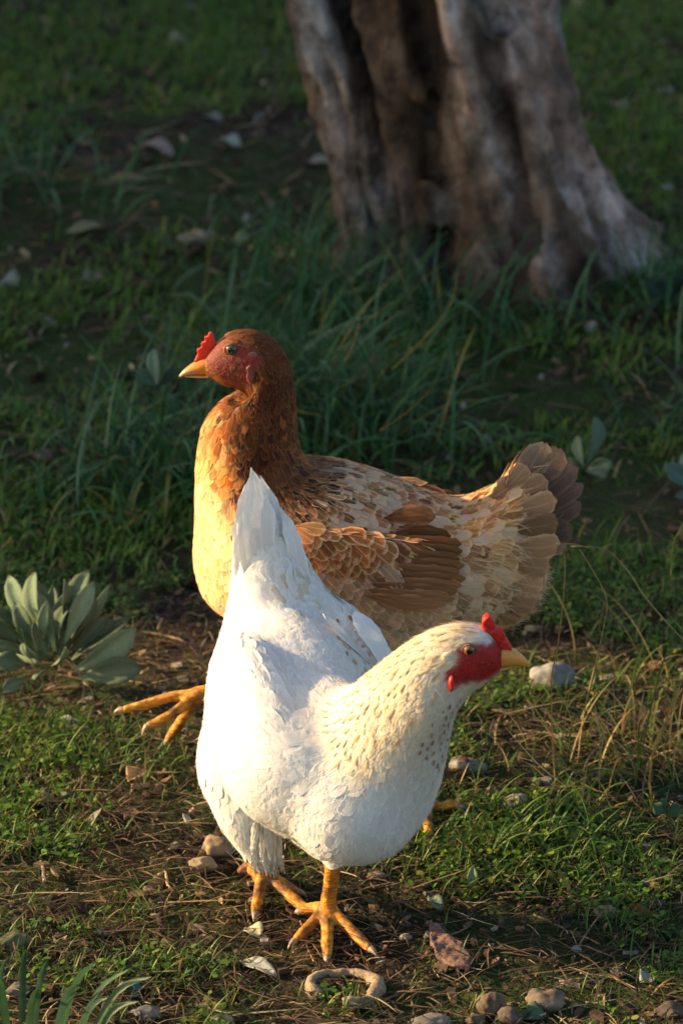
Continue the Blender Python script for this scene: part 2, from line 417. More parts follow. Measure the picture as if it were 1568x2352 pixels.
# tiny leaf ground cover
def leaflets(n, x0, x1, y0, y1, keep, name, label):
    x, y = scatter(n, x0, x1, y0, y1); k = keep(x, y); x, y = x[k], y[k]
    k = green_density(x, y) > RNG.uniform(-.1, .45, len(x)); x, y = x[k], y[k]
    m = len(x); x = np.repeat(x, 5) + RNG.normal(0, .005, m * 5); y = np.repeat(y, 5) + RNG.normal(0, .005, m * 5); n = len(x)
    z = hgt(x, y) + RNG.uniform(.001, .011, n); az = RNG.uniform(0, 6.28, n); r = RNG.uniform(.0012, .0030, n)
    nrm = np.stack([RNG.normal(0, .4, n), RNG.normal(0, .4, n), np.ones(n)], 1); nrm /= np.linalg.norm(nrm, axis=1)[:, None]
    a = np.stack([np.cos(az), np.sin(az), np.zeros(n)], 1); a -= nrm * (a * nrm).sum(1)[:, None]; b = np.cross(nrm, a)
    c = np.stack([x, y, z], 1); th = np.linspace(0, 2 * math.pi, 7)[:-1]
    V = c[:, None] + r[:, None, None] * (a[:, None] * np.cos(th)[None, :, None] * 1.25 + b[:, None] * np.sin(th)[None, :, None] * .8)
    Vf, F = many(V, np.array([[0, 1, 2, 3], [0, 3, 4, 5]]))
    C = np.repeat(pal(n, [(.08, .17, .015), (.12, .21, .02), (.045, .12, .015), (.20, .22, .03)], [.4, .3, .2, .1]), 6, 0)
    tag(link(name, mesh_np(name, Vf, F, {'Col': C}), M_GRASS), label, 'ground cover', kind='stuff')
leaflets(26000, -.5, .5, 3.0, 3.95, in_view, 'ground_cover', 'tiny round leaved weeds low over the soil near the hens')
leaflets(18000, -.78, .78, 3.95, 6.1, in_view, 'ground_cover', 'tiny leaved weeds among the shaded turf behind the hens')

# litter: straw, chips, crumbs
def litter(n, x0, x1, y0, y1, keep, sc_, label):
    x, y = scatter(n, x0, x1, y0, y1); k = keep(x, y); x, y = x[k], y[k]; n = len(x); z = hgt(x, y) + RNG.uniform(.0005, .004, n)
    LC = [(.13, .08, .045), (.22, .15, .08), (.07, .044, .027), (.38, .29, .16), (.04, .026, .018)]; LW = [.31, .15, .27, .05, .22]
    s = int(n * .68); mb = MB()
    L = RNG.gamma(2.2, .011, s).clip(.006, .08) * sc_
    V, F, C = blades(x[:s], y[:s], z[:s], RNG.uniform(0, 6.28, s), RNG.normal(.06, .12, s), RNG.normal(.1, .25, s), L, RNG.uniform(.0005, .0016, s) * sc_, pal(s, LC, LW, .25)); mb.add(V, F, C)
    x, y, z = x[s:], y[s:], z[s:]; m = len(x)
    r = RNG.gamma(2., .0011, m).clip(.001, .007) * sc_; az = RNG.uniform(0, 6.28, m)
    nrm = np.stack([RNG.normal(0, .35, m), RNG.normal(0, .35, m), np.ones(m)], 1); nrm /= np.linalg.norm(nrm, axis=1)[:, None]
    a = np.stack([np.cos(az), np.sin(az), np.zeros(m)], 1); a -= nrm * (a * nrm).sum(1)[:, None]; b = np.cross(nrm, a)
    th = np.linspace(0, 2 * math.pi, 7)[:-1]; asp = RNG.uniform(.3, .9, m)
    jit = RNG.uniform(.55, 1.25, (m, 6))
    top = np.stack([x, y, z + r * .25], 1)[:, None] + r[:, None, None] * jit[..., None] * (a[:, None] * np.cos(th)[None, :, None] * 1.3 + b[:, None] * (asp[:, None] * np.sin(th)[None])[..., None])
    bot = top.copy(); bot[..., 2] -= (r * .6)[:, None]
    V = np.concatenate([top, bot], 1); fc = [[0, 1, 2, 3], [0, 3, 4, 5]] + [[j + 6, (j + 1) % 6 + 6, (j + 1) % 6, j] for j in range(6)]
    Vf, F = many(V, np.array(fc)); mb.add(Vf, F, np.repeat(pal(m, LC + [(.25, .23, .2)], [.28, .2, .2, .05, .17, .1], .25), 12, 0))
    o = mb.build('litter', M_DRY, smooth=False); tag(o, label, 'litter', kind='stuff')
litter(25000, -.5, .5, 3.0, 3.95, in_view, 1., 'straw bits, bark chips and crumbs strewn over the soil near the hens')
litter(13000, -.78, .78, 3.95, 6.1, in_view, 1.5, 'straw bits and chips in the shaded turf behind the hens')
litter(20000, -2.3, 2.3, 2.0, 8.4, lambda x, y: ~in_view(x, y), 1.6, 'straw bits and chips at the sides of the clearing')

# ------------------------------------------------------------ trees
def tri_stem(rows, Y, a): return loft([(x1, y, x2, y, Y, aa) for (y, x1, x2), aa in zip(rows, a)], ns=24, sub=5)
def olive():
    t = empty('olive_tree', tuple(G(1150, 650))); tag(t, 'thick gnarled old olive tree with fluted grey brown trunk', 'tree')
    Y = 4.80
    parts = [
        tri_stem([(-900, 420, 690), (-450, 520, 745), (0, 643, 850), (200, 710, 885), (400, 768, 905), (500, 790, 915), (620, 775, 930), (700, 760, 950)], Y - .01, [.06, .065, .075, .08, .085, .09, .10, .12]),
        tri_stem([(-900, 560, 800), (-450, 680, 900), (0, 800, 995), (200, 855, 985), (400, 882, 1000), (520, 875, 1010), (640, 855, 1040), (730, 830, 1060)], Y - .065, [.05, .055, .06, .065, .07, .08, .085, .10]),
        tri_stem([(-900, 820, 1080), (-450, 860, 1100), (0, 940, 1150), (200, 985, 1190), (400, 1000, 1195), (520, 990, 1215), (640, 975, 1235), (740, 950, 1260)], Y - .08, [.06, .06, .065, .07, .08, .085, .10, .11]),
        tri_stem([(-900, 1020, 1290), (-450, 1040, 1290), (0, 1090, 1278), (200, 1150, 1308), (330, 1170, 1352), (430, 1200, 1412), (530, 1230, 1478), (620, 1260, 1575), (700, 1270, 1650)], Y - .03, [.06, .06, .07, .08, .085, .09, .095, .10, .11]),
        tri_stem([(60, 1100, 1190), (250, 1110, 1250), (400, 1170, 1290), (540, 1190, 1360), (650, 1180, 1410), (740, 1160, 1450)], Y - .10, [.03, .05, .06, .07, .08, .10]),
        tri_stem([(-900, 700, 1200), (-450, 760, 1210), (0, 800, 1230), (300, 880, 1260), (600, 860, 1400), (700, 860, 1450)], Y + .05, [.12, .12, .12, .12, .13, .14]),
    ]
    for cx, cy, r, dy in ((960, 640, .022, -.15), (1080, 350, .018, -.13), (1100, 640, .024, -.17), (1220, 380, .02, -.12), (1330, 470, .028, -.1), (1400, 620, .022, -.11), (1000, 470, .02, -.14), (1230, 660, .03, -.17), (960, 180, .016, -.12)):
        c = P(cx, cy, Y + dy); parts.append(ellipsoid(c, [(r, 0, 0), (0, r, 0), (0, 0, r * 1.5)], 12, 8))
    me = remesh(parts, .0055, 4, 'trunk')
    co = coords(me); nr = np.empty(len(co) * 3, np.float32); me.vertices.foreach_get('normal', nr); nr = nr.reshape(-1, 3)
    d = np.empty(len(co)); shade = np.ones((len(co), 3))
    for i, (x, y, z) in enumerate(co):
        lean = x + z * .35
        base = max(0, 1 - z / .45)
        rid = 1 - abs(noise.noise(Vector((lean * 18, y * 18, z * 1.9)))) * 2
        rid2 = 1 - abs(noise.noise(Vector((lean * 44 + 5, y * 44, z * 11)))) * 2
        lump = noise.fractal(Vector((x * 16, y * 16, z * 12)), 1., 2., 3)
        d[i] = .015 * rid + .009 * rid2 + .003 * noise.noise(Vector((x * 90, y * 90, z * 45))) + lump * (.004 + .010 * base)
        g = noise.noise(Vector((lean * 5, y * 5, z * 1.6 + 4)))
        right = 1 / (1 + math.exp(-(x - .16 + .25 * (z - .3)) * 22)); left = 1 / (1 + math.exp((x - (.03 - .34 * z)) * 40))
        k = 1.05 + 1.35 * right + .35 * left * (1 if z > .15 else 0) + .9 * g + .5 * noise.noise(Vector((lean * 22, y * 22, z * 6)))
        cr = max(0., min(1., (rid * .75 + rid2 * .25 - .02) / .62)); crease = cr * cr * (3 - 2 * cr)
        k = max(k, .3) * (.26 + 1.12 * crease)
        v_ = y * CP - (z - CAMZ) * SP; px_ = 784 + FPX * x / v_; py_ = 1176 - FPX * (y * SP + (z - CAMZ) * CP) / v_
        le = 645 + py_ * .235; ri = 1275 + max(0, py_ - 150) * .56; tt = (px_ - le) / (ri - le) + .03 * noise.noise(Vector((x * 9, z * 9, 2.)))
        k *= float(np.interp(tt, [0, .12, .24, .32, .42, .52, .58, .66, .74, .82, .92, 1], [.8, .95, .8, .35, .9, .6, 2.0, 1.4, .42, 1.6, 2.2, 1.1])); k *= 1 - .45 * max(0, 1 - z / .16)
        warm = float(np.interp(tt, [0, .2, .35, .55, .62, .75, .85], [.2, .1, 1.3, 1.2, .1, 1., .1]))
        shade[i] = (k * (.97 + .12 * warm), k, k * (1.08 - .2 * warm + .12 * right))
    co = co + nr * (d - .0165)[:, None]
    me.vertices.foreach_set('co', co.astype(np.float32).ravel()); me.update()
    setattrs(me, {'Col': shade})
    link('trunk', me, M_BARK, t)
    # limbs above the frame and the crown
    mb = MB(); tops = []
    for px, dx, dy, r in ((520, -.9, .3, .07), (690, -.2, .7, .06), (960, .4, -.1, .06), (1150, 1.0, .4, .07)):
        p = P(px, -860, Y - .03); q = p + Vector((dx * .5, dy * .5, .5)); s = p + Vector((dx, dy, 1.1))
        V, F = tube_vf([p, (p + q) / 2 + Vector((0, 0, .05)), q, s], [r, r * .8, r * .55, r * .2], 10, 14); mb.add(V, F, (.8, .8, .8)); tops += [q, s]
    link('limb', mesh_np('limb', np.concatenate(mb.v), np.concatenate(mb.q), {'Col': np.concatenate(mb.c)}), M_BARK, t)
    crown_leaves(t, [(*q, .55) for q in tops] + [(.6, 5.2, 2.9, .8), (-.5, 5.0, 3.0, .8), (.1, 5.6, 3.3, .9)], 5000, .05, .012, [(.05, .08, .035), (.09, .12, .06), (.04, .06, .03)])
    return t
def crown_leaves(parent, blobs, n, L, W, cols):
    b = np.array(blobs); i = RNG.integers(0, len(b), n); d = RNG.normal(0, 1, (n, 3)); d /= np.linalg.norm(d, axis=1)[:, None]
    rr = b[i, 3:4] * RNG.uniform(.25, 1, (n, 1)) ** .6
    p = b[i, :3] + d * rr * np.array([1, 1, .75]); p += RNG.normal(0, .03, p.shape)
    p = p[p[:, 2] > .02]; n = len(p)
    a = RNG.normal(0, 1, (n, 3)); a /= np.linalg.norm(a, axis=1)[:, None]; s = np.cross(a, RNG.normal(0, 1, (n, 3))); s /= np.linalg.norm(s, axis=1)[:, None]
    l = (L * RNG.uniform(.6, 1.3, n))[:, None]; w_ = (W * RNG.uniform(.7, 1.3, n))[:, None]
    V = np.stack([p - a * l * .5, p + s * w_ - a * l * .1, p + a * l * .5, p - s * w_ - a * l * .1], 1)
    Vf, F = many(V, np.array([[0, 1, 2, 3]]))
    link('crown', mesh_np('crown', Vf, F, {'Col': np.repeat(pal(n, cols), 4, 0)}), M_LEAF, parent)
olive()
# the trees beyond the left edge whose shade falls over the background
def side_tree(name, loc, label, blobs, n, leaf=.05):
    t = empty(name, loc); tag(t, label, 'tree', 'trees beyond the left edge')
    V, F = tube_vf([Vector(loc) + Vector(v) for v in ((0, 0, -.05), (.05, .03, .5), (-.03, 0, 1.1), (.05, .05, 1.9))], [.13, .09, .08, .03], 12, 20)
    link('trunk', mesh_np('trunk', V, F, {'Col': np.full((len(V), 3), .8)}), M_BARK, t)
    crown_leaves(t, blobs, n, leaf, leaf * .3, [(.05, .08, .035), (.09, .12, .06), (.04, .06, .03)])
side_tree('olive_tree', (-3.2, 5.0, 0), 'low bushy olive tree just left of the clearing', [(-3.1, 4.78, .45, .42), (-3.1, 5.05, .5, .55), (-3.15, 4.58, .9, .22), (-3.0, 4.42, 1.02, .09), (-3.1, 4.46, .78, .10), (-3.1, 4.30, 1.25, .07), (-3.2, 5.3, 1.2, .75), (-3.2, 4.95, 1.6, .6), (-3.1, 5.9, .6, .7), (-3.2, 4.85, .95, .42), (-3.3, 6.1, 1.6, .9)], 46000, .065)
side_tree('olive_tree', (-3.4, 7.2, 0), 'second olive tree farther back left of the clearing', [(-3.3, 6.9, .7, .8), (-3.4, 7.3, 1.7, .9), (-3.4, 8.2, .9, .9), (-3.4, 8.6, 1.8, .9), (-3.3, 6.6, 1.3, .7)], 26000, .085)

# ------------------------------------------------------------ long grass tussocks
def tussock(px, py, n, L, label, spread=.035, cols=None, W=.0028, lean=None, name='grass_tussock', grp='long grass tussocks', cat='grass clump', el=(.75, 1.5)):
    g = G(px, py); t = empty(name, tuple(g)); tag(t, label, cat, grp)
    x = g.x + RNG.normal(0, spread, n); y = g.y + RNG.normal(0, spread * .8, n); az = RNG.uniform(0, 6.28, n)
    if lean is not None:
        k = RNG.random(n) < .55; az[k] = lean + RNG.normal(0, .6, k.sum())
    cols = cols or [(.035, .11, .03), (.06, .15, .05), (.10, .19, .095), (.025, .08, .03), (.22, .19, .05)]
    V, F, C = blades(x, y, hgt(x, y) - .002, az, RNG.uniform(*el, n), RNG.uniform(.5, 2.2, n), RNG.uniform(.45, 1.1, n) * L, RNG.uniform(.6, 1.25, n) * W, pal(n, cols, [.3, .3, .2, .13, .07]), nseg=9)
    link('blades', mesh_np('blades', V, F, {'Col': C}), M_GRASS, t)
tussock(740, 970, 280, .17, 'big lush grass tussock right behind the brown hen neck', .05)
tussock(860, 1060, 120, .13, 'grass tussock spreading behind the brown hen back', .05)
tussock(350, 1110, 190, .14, 'drooping grass tussock in front of the brown hen breast', .045)
tussock(560, 900, 150, .12, 'small grass tussock under the brown hen beak', .04)
tussock(720, 720, 200, .14, 'dark grass tussock left of the olive trunk foot', .06)
tussock(960, 770, 110, .13, 'long grass tussock in front of the olive trunk foot', .06)
tussock(1240, 770, 40, .11, 'thin grass tussock in front of the right trunk root', .06)
tussock(1600, 1000, 35, .10, 'thin grass tussock at the right edge of the photo', .05)
tussock(1560, 700, 120, .12, 'grass tussock hugging the right root of the olive', .05)
tussock(60, 440, 80, .12, 'dark grass tussock far back at the left edge', .07)
tussock(230, 1150, 70, .09, 'low grass tussock at left above the broad leaved plant', .05)
tussock(660, 560, 70, .08, 'low dark grass tussock beside the left trunk stem', .05)
DRYC = [(.10, .15, .025), (.34, .25, .10), (.14, .18, .03), (.24, .17, .06), (.06, .12, .02)]
tussock(1400, 1790, 60, .08, 'mixed dry and green grass tuft right of the white hen', .045, DRYC, .0016, grp='dry grass tufts', el=(.7, 1.5))
tussock(1500, 1740, 60, .10, 'dry yellow grass tuft by the right edge', .04, DRYC, .0016, grp='dry grass tufts', el=(.7, 1.5))
tussock(1300, 1720, 35, .06, 'sparse dry grass tuft below the white hen beak', .04, DRYC, .0014, grp='dry grass tufts', el=(.7, 1.5))
tussock(1420, 1560, 30, .09, 'dry grass tuft behind the grey stone at right', .04, DRYC, .0014, grp='dry grass tufts', el=(.7, 1.5))
LG = [(.055, .13, .02), (.08, .16, .025), (.12, .18, .03), (.04, .09, .02), (.25, .19, .06)]
tussock(1180, 1900, 90, .045, 'bright green short grass tuft right of the breast', .03, LG, .0018, grp='short green tufts')
tussock(1290, 1930, 110, .045, 'bright green short grass tuft right of the pale stone', .035, LG, .0016, grp='short green tufts')
tussock(1080, 1960, 60, .03, 'small bright grass tuft close to the breast', .025, LG, .0015, grp='short green tufts')
tussock(1430, 1990, 60, .035, 'small bright grass tuft at lower right', .035, LG, .0015, grp='short green tufts')
tussock(330, 1740, 45, .04, 'thin bright grass tuft under the raised yellow foot', .03, LG, .0016, grp='short green tufts')
tussock(190, 1730, 30, .04, 'thin bright grass tuft by the pale fallen leaf', .03, LG, .0016, grp='short green tufts')
tussock(430, 1790, 45, .03, 'small grass tuft left of the white hen flank', .03, LG, .0015, grp='short green tufts')
tussock(330, 2060, 40, .03, 'sparse grass tuft on bare soil at lower left', .035, LG, .0013, grp='short green tufts')
def blade_plant():
    g = G(70, 2400); t = empty('broad_grass', tuple(g)); tag(t, 'broad dark green grass blades in the bottom left corner', 'grass clump')
    mb = MB()
    for x2, y2, wd, x1, y1 in ((350, 2243, .006, 190, 2400), (222, 2212, .006, 130, 2390), (300, 2225, .004, 150, 2420), (60, 2180, .005, 50, 2370), (110, 2205, .005, 75, 2400), (-10, 2250, .006, 20, 2380), (320, 2300, .006, 190, 2440), (20, 2200, .004, -10, 2360), (180, 2260, .006, 120, 2420), (90, 2270, .006, 60, 2430), (250, 2290, .005, 160, 2440)):
        Y = 3.07; p0 = G(x1, y1); p0.z -= .005; p2 = P(x2, y2, p0.y - .02 + random.uniform(-.02, .02)); p2.z = max(p2.z, .012); p1 = (p0 + p2) / 2 + Vector((0, 0, .018))
        pa = catmull([p0, p1, p2], 9); s = np.array([.35, -.55, .75]); s /= np.linalg.norm(s)
        d = pa[-1] - pa[0]; sv = np.cross(d, [0, -.6, .8]); sv /= np.linalg.norm(sv)
        wv = wd * np.array([.7, .9, 1, 1, .95, .85, .65, .35, .03])[:, None]
        V = np.stack([pa - sv * wv * .5, pa - np.array([0, 0, .0012]), pa + sv * wv * .5], 1).reshape(-1, 3)
        c = random.choice([(.03, .08, .03), (.045, .10, .04), (.035, .085, .045)]); mb.add(V, grid_faces(9, 3), c)
    mb.build('blades', M_GRASS, t)
blade_plant()

# dry bent stalks at right
def stalk(pts, Y, r, label, col):
    pw = [P(x, y, Y + dy) for x, y, dy in pts]; g = G(pts[-1][0], pts[-1][1])
    V, F = tube_vf(pw, np.linspace(r * .6, r, len(pw)), 6, len(pw) * 3)
    o = link('dry_stalk', mesh_np('dry_stalk', V, F, {'Col': np.tile(col, (len(V), 1))}), M_DRY); tag(o, label, 'dry stalk', 'dry grass stalks')
stalk([(1350, 1258, .01), (1295, 1250, .005), (1297, 1300, 0), (1290, 1400, 0), (1277, 1500, 0), (1266, 1560, 0), (1268, 1700, 0), (1275, 1800, 0)], 3.50, .0007, 'tall dry stalk with a folded tip right of the brown tail', (.45, .27, .1))
stalk([(1330, 1262, .0), (1360, 1310, 0), (1392, 1375, 0), (1385, 1440, 0), (1365, 1530, 0), (1340, 1640, 0), (1325, 1760, 0)], 3.55, .0007, 'bent dry stalk with a sharp kink halfway up', (.42, .28, .12))
stalk([(1570, 1200, .0), (1545, 1250, 0), (1540, 1330, 0)], 3.72, .0008, 'green yellow stalk tip at the right edge', (.2, .22, .05))
stalk([(1310, 1255, 0), (1390, 1262, 0), (1440, 1310, 0), (1480, 1370, 0), (1540, 1440, 0), (1600, 1500, 0)], 3.62, .0005, 'long thin arching stalk right of the tail', (.25, .24, .12))
stalk([(1565, 1580, 0), (1535, 1640, 0), (1500, 1720, 0), (1490, 1800, 0)], 3.5, .0011, 'thick yellow stalk leaning by the right edge', (.5, .32, .06))
stalk([(1555, 1420, 0), (1510, 1560, 0), (1480, 1690, 0), (1450, 1840, 0)], 3.5, .0008, 'slanting green stalk at right', (.09, .14, .03))
stalk([(1320, 1555, 0), (1400, 1590, 0), (1440, 1640, 0)], 3.62, .0005, 'thin pale stalk arching over the soil', (.4, .3, .18))
stalk([(1160, 1670, 0), (1185, 1700, 0), (1240, 1760, 0), (1290, 1800, 0)], 3.46, .0004, 'thin pale bristle below the white hen beak', (.6, .45, .25))
stalk([(1050, 625, 0), (1035, 700, 0), (980, 770, 0), (900, 850, 0)], 4.15, .0007, 'tall yellowed stalk crossing the trunk foot', (.20, .16, .04))
stalk([(990, 895, 0), (930, 950, 0), (870, 990, 0)], 3.95, .0005, 'short orange stalk in the grass behind the brown back', (.22, .14, .03))
stalk([(825, 740, 0), (812, 790, 0), (790, 830, 0)], 4.05, .0007, 'forked tan stalk in the grass right of the brown head', (.22, .15, .07))
stalk([(110, 330, 0), (60, 370, 0), (15, 405, 0)], 5.3, .0022, 'blurred tan stem far back at the left edge', (.35, .24, .08))

# ------------------------------------------------------------ leaf shapes
def leaf_vf(p0, p1, wid, arch=.25, up=(0, -.5, .85), fold=.15, n=9, wave=0., prof=None):
    p0, p1 = np.array(p0), np.array(p1); d = p1 - p0; L = np.linalg.norm(d); d /= L
    up = np.array(up, float); up -= d * (up @ d); up /= np.linalg.norm(up); s = np.cross(d, up)
    t = np.linspace(0, 1, n)
    prof = prof or [(0, .14), (.15, .3), (.4, .75), (.62, 1), (.8, .9), (.93, .5), (1, .04)]
    wp = np.interp(t, [a for a, b in prof], [b for a, b in prof]) * wid / 2
    c = p0 + d * (t * L)[:, None] + up * (arch * L * np.sin(math.pi * t) * .5)[:, None]
    V = []
    for i in range(n):
        for u in (-1, -.5, 0, .5, 1):
            V.append(c[i] + s * u * wp[i] + up * (fold * abs(u) * wp[i] * 1.5 + wave * wid * math.sin(t[i] * 9 + u * 2) * abs(u)))
    return np.array(V), grid_faces(n, 5)
def broadleaf(root, Y, leaves, label, base=(.19, .26, .16), s=1., extra=0):
    g = G(*root); t = empty('broadleaf_plant', tuple(g)); tag(t, label, 'plant', 'grey green broad leaved plants')
    if extra:
        rx_, ry_ = root
        for k_ in range(extra):
            an = R(random.uniform(12, 168)); rr = random.uniform(95, 190) * (.8 + .35 * math.sin(an)); st_ = random.uniform(.15, .35)
            leaves = leaves + [(rx_ + math.cos(an) * rr * st_, ry_ - 25 - math.sin(an) * rr * st_, rx_ + math.cos(an) * rr, ry_ - 30 - math.sin(an) * rr, random.uniform(26, 46), random.uniform(-.02, .02), random.uniform(-.02, .03))]
    for x1, y1, x2, y2, wpx, dy1, dy2 in leaves:
        p0 = P(x1, y1, Y + dy1); p1 = P(x2, y2, Y + dy2); p0.z = max(p0.z, .003); p1.z = max(p1.z, .006)
        V, F = leaf_vf(p0, p1, wpx / 3000. * s, random.uniform(-.1, .3), (random.uniform(-.9, .9), -.65, .4), .38, wave=.05)
        k = random.choice((.5, .6, .75, .95, 1.1)); cc = np.tile(np.array(base) * k, (len(V), 1)); cc[2::5] *= 1.3
        me = mesh_np('leaf', V, F, {'Col': cc}); o = link('leaf', me, M_LEAF, t)
        sd = o.modifiers.new('thick', 'SOLIDIFY'); sd.thickness = .0006
broadleaf((125, 1560), 3.71, [
    (85, 1460, 20, 1322, 52, 0, .03), (98, 1450, 80, 1313, 48, -.01, .02), (122, 1470, 122, 1345, 32, 0, .03), (150, 1470, 203, 1308, 56, 0, .02),
    (148, 1480, 216, 1336, 44, -.02, 0), (160, 1480, 252, 1345, 22, .01, .03), (170, 1540, 314, 1442, 62, -.01, -.01), (182, 1556, 328, 1535, 66, -.02, -.03),
    (165, 1515, 300, 1418, 40, .01, .02), (155, 1500, 262, 1422, 40, 0, .01), (60, 1450, -30, 1398, 40, 0, 0), (48, 1480, -35, 1400, 80, -.01, -.02),
    (62, 1528, -15, 1518, 48, -.02, -.03), (60, 1500, -30, 1480, 30, -.01, -.02), (120, 1530, 152, 1485, 26, -.03, -.04), (75, 1520, 55, 1478, 30, -.03, -.04), (100, 1470, 108, 1380, 26, -.02, -.03),
    (110, 1540, 80, 1560, 26, -.03, -.05), (60, 1560, 5, 1590, 34, -.03, -.05), (130, 1500, 118, 1420, 22, -.02, -.02), (90, 1500, 76, 1432, 20, -.03, -.03), (140, 1520, 150, 1440, 30, -.01, 0)],
    'large grey green broad leaved plant with dappled sun at the left edge', extra=14, s=1.08)
broadleaf((1350, 1080), 4.12, [(1345, 1070, 1368, 955, 40, 0, .03), (1340, 1075, 1325, 1000, 30, 0, .02), (1350, 1075, 1402, 1060, 44, -.01, -.02), (1345, 1080, 1390, 1100, 34, -.02, -.04), (1335, 1080, 1300, 1050, 26, 0, 0)], 'blurred broad leaved plant beyond the brown tail', s=1.15)
broadleaf((1600, 1110), 3.98, [(1600, 1130, 1525, 1065, 50, 0, 0), (1600, 1120, 1570, 1040, 40, 0, .02), (1600, 1140, 1550, 1140, 40, 0, -.03)], 'blue green leaf tips poking in at the right edge', (.10, .17, .14))
broadleaf((1540, 700), 4.62, [(1540, 700, 1480, 640, 50, 0, -.02), (1545, 700, 1560, 620, 44, 0, 0), (1545, 705, 1610, 660, 50, 0, 0), (1535, 705, 1500, 700, 40, 0, -.05)], 'broad leaved plant at the right foot of the olive', (.09, .15, .11), 1.3)
broadleaf((360, 880), 4.1, [(360, 890, 352, 800, 40, 0, .02), (360, 890, 310, 850, 34, 0, 0), (362, 890, 400, 840, 30, 0, 0)], 'upright broad leaved plant left of the brown hen beak', (.09, .15, .10), 1.15)
broadleaf((1530, 1870), 3.43, [(1530, 1868, 1500, 1846, 34, 0, 0), (1530, 1868, 1562, 1852, 36, 0, 0), (1530, 1870, 1520, 1832, 14, 0, 0)], 'tiny seedling with two round leaves at the right edge', (.06, .12, .06))
for (x1, y1, x2, y2, wpx, c, lab) in (
    (112, 1672, 197, 1676, 22, (.5, .52, .38), 'pale oval leaf lying below the broad leaved plant'),
    (1083, 2050, 1086, 1988, 26, (.22, .26, .13), 'upright grey green leaf right of the white breast'),
    (985, 2062, 1013, 2100, 17, (.16, .22, .15), 'small drooping grey green leaf near the bark plate'),
    (1455, 2040, 1510, 2050, 18, (.08, .16, .09), 'dark green leaf lying at lower right'),
    (1440, 2115, 1500, 2108, 26, (.28, .10, .04), 'reddish fallen leaf at lower right'),
    (550, 2212, 637, 2250, 20, (.42, .42, .36), 'long pale curled leaf below the rear foot'),
    (567, 2135, 597, 2160, 24, (.52, .46, .3), 'pale triangular chip below the rear toe'),
    (296, 1800, 330, 1775, 28, (.55, .36, .16), 'curled tan dead leaf on the lit grass at left'),
    (1470, 2262, 1498, 2250, 22, (.35, .36, .34), 'small pale chip by the bottom right'),
    (385, 110, 440, 100, 40, (.32, .3, .2), 'blurred pale leaf on the far turf'),
    (1310, 20, 1350, 8, 30, (.42, .35, .16), 'blurred yellow leaf on the turf at top right'),
    (510, 320, 550, 345, 24, (.3, .38, .33), 'pale blue green leaf on the far soil patch'),
    (330, 330, 400, 365, 26, (.3, .25, .22), 'greyish fallen leaf on the far soil patch'),
    (230, 425, 345, 418, 20, (.28, .24, .12), 'long straw coloured leaf on the far turf'),
    (150, 540, 245, 525, 22, (.26, .24, .14), 'tan leaf strip far back at left'),
    (185, 655, 240, 640, 26, (.25, .24, .2), 'pale crumpled leaf at left in the shade'),
    (0, 650, 45, 660, 34, (.26, .28, .24), 'grey leaf at the left edge in the shade'),
    (705, 375, 765, 380, 20, (.3, .3, .24), 'pale leaf beside the left trunk stem'),
    (470, 270, 510, 285, 22, (.2, .2, .18), 'dull leaf scrap on the far turf'),
    (580, 545, 545, 560, 20, (.3, .32, .2), 'pale flower like scrap beside the far stone'),
    (1405, 240, 1440, 262, 26, (.3, .27, .18), 'pale leaf scrap behind the right buttress'),
    (1100, 1015, 1130, 1022, 16, (.5, .5, .48), 'small white fleck on the turf behind the brown back'),
    (1195, 2335, 1250, 2345, 28, (.06, .12, .07), 'dark green leaf at the bottom edge'),
    (1000, 1880, 960, 1905, 20, (.3, .12, .05), 'rusty leaf scrap beside the planted yellow foot'),
    (1060, 1800, 1020, 1765, 44, (.14, .06, .035), 'curled dark red brown leaf right of the breast'),
    (298, 2282, 330, 2272, 12, (.02, .13, .12), 'teal plastic scrap on the soil at lower left'),
    (300, 2296, 322, 2290, 9, (.02, .11, .10), 'smaller teal scrap just below the other')):
    p0, p1 = G(x1, y1), G(x2, y2); p0.z += .002; p1.z += .003 if abs(y2 - y1) < 50 else 0
    if 'upright' in lab: p1 = P(x2, y2, p0.y + .01)
    k = 1.0 if y1 > 1400 else 1.15
    V, F = leaf_vf(p0, p1, wpx / 3000 * 2.0 * k if 'upright' not in lab else wpx / 3000, .12, (0, -.3, .95), .3, 9, .08, [(0, .1), (.2, .6), (.5, 1), (.8, .75), (1, .05)])
    zf = hgt(V[:, 0], V[:, 1]) + .0015; V[:, 2] = np.maximum(V[:, 2], zf)
    o = link('fallen_leaf' if 'teal' not in lab else 'plastic_scrap', mesh_np('fallen_leaf', V, F, {'Col': np.tile(c, (len(V), 1))}), M_LEAF)
    sd = o.modifiers.new('thick', 'SOLIDIFY'); sd.thickness = .0005
    tag(o, lab, 'leaf' if 'teal' not in lab else 'scrap')

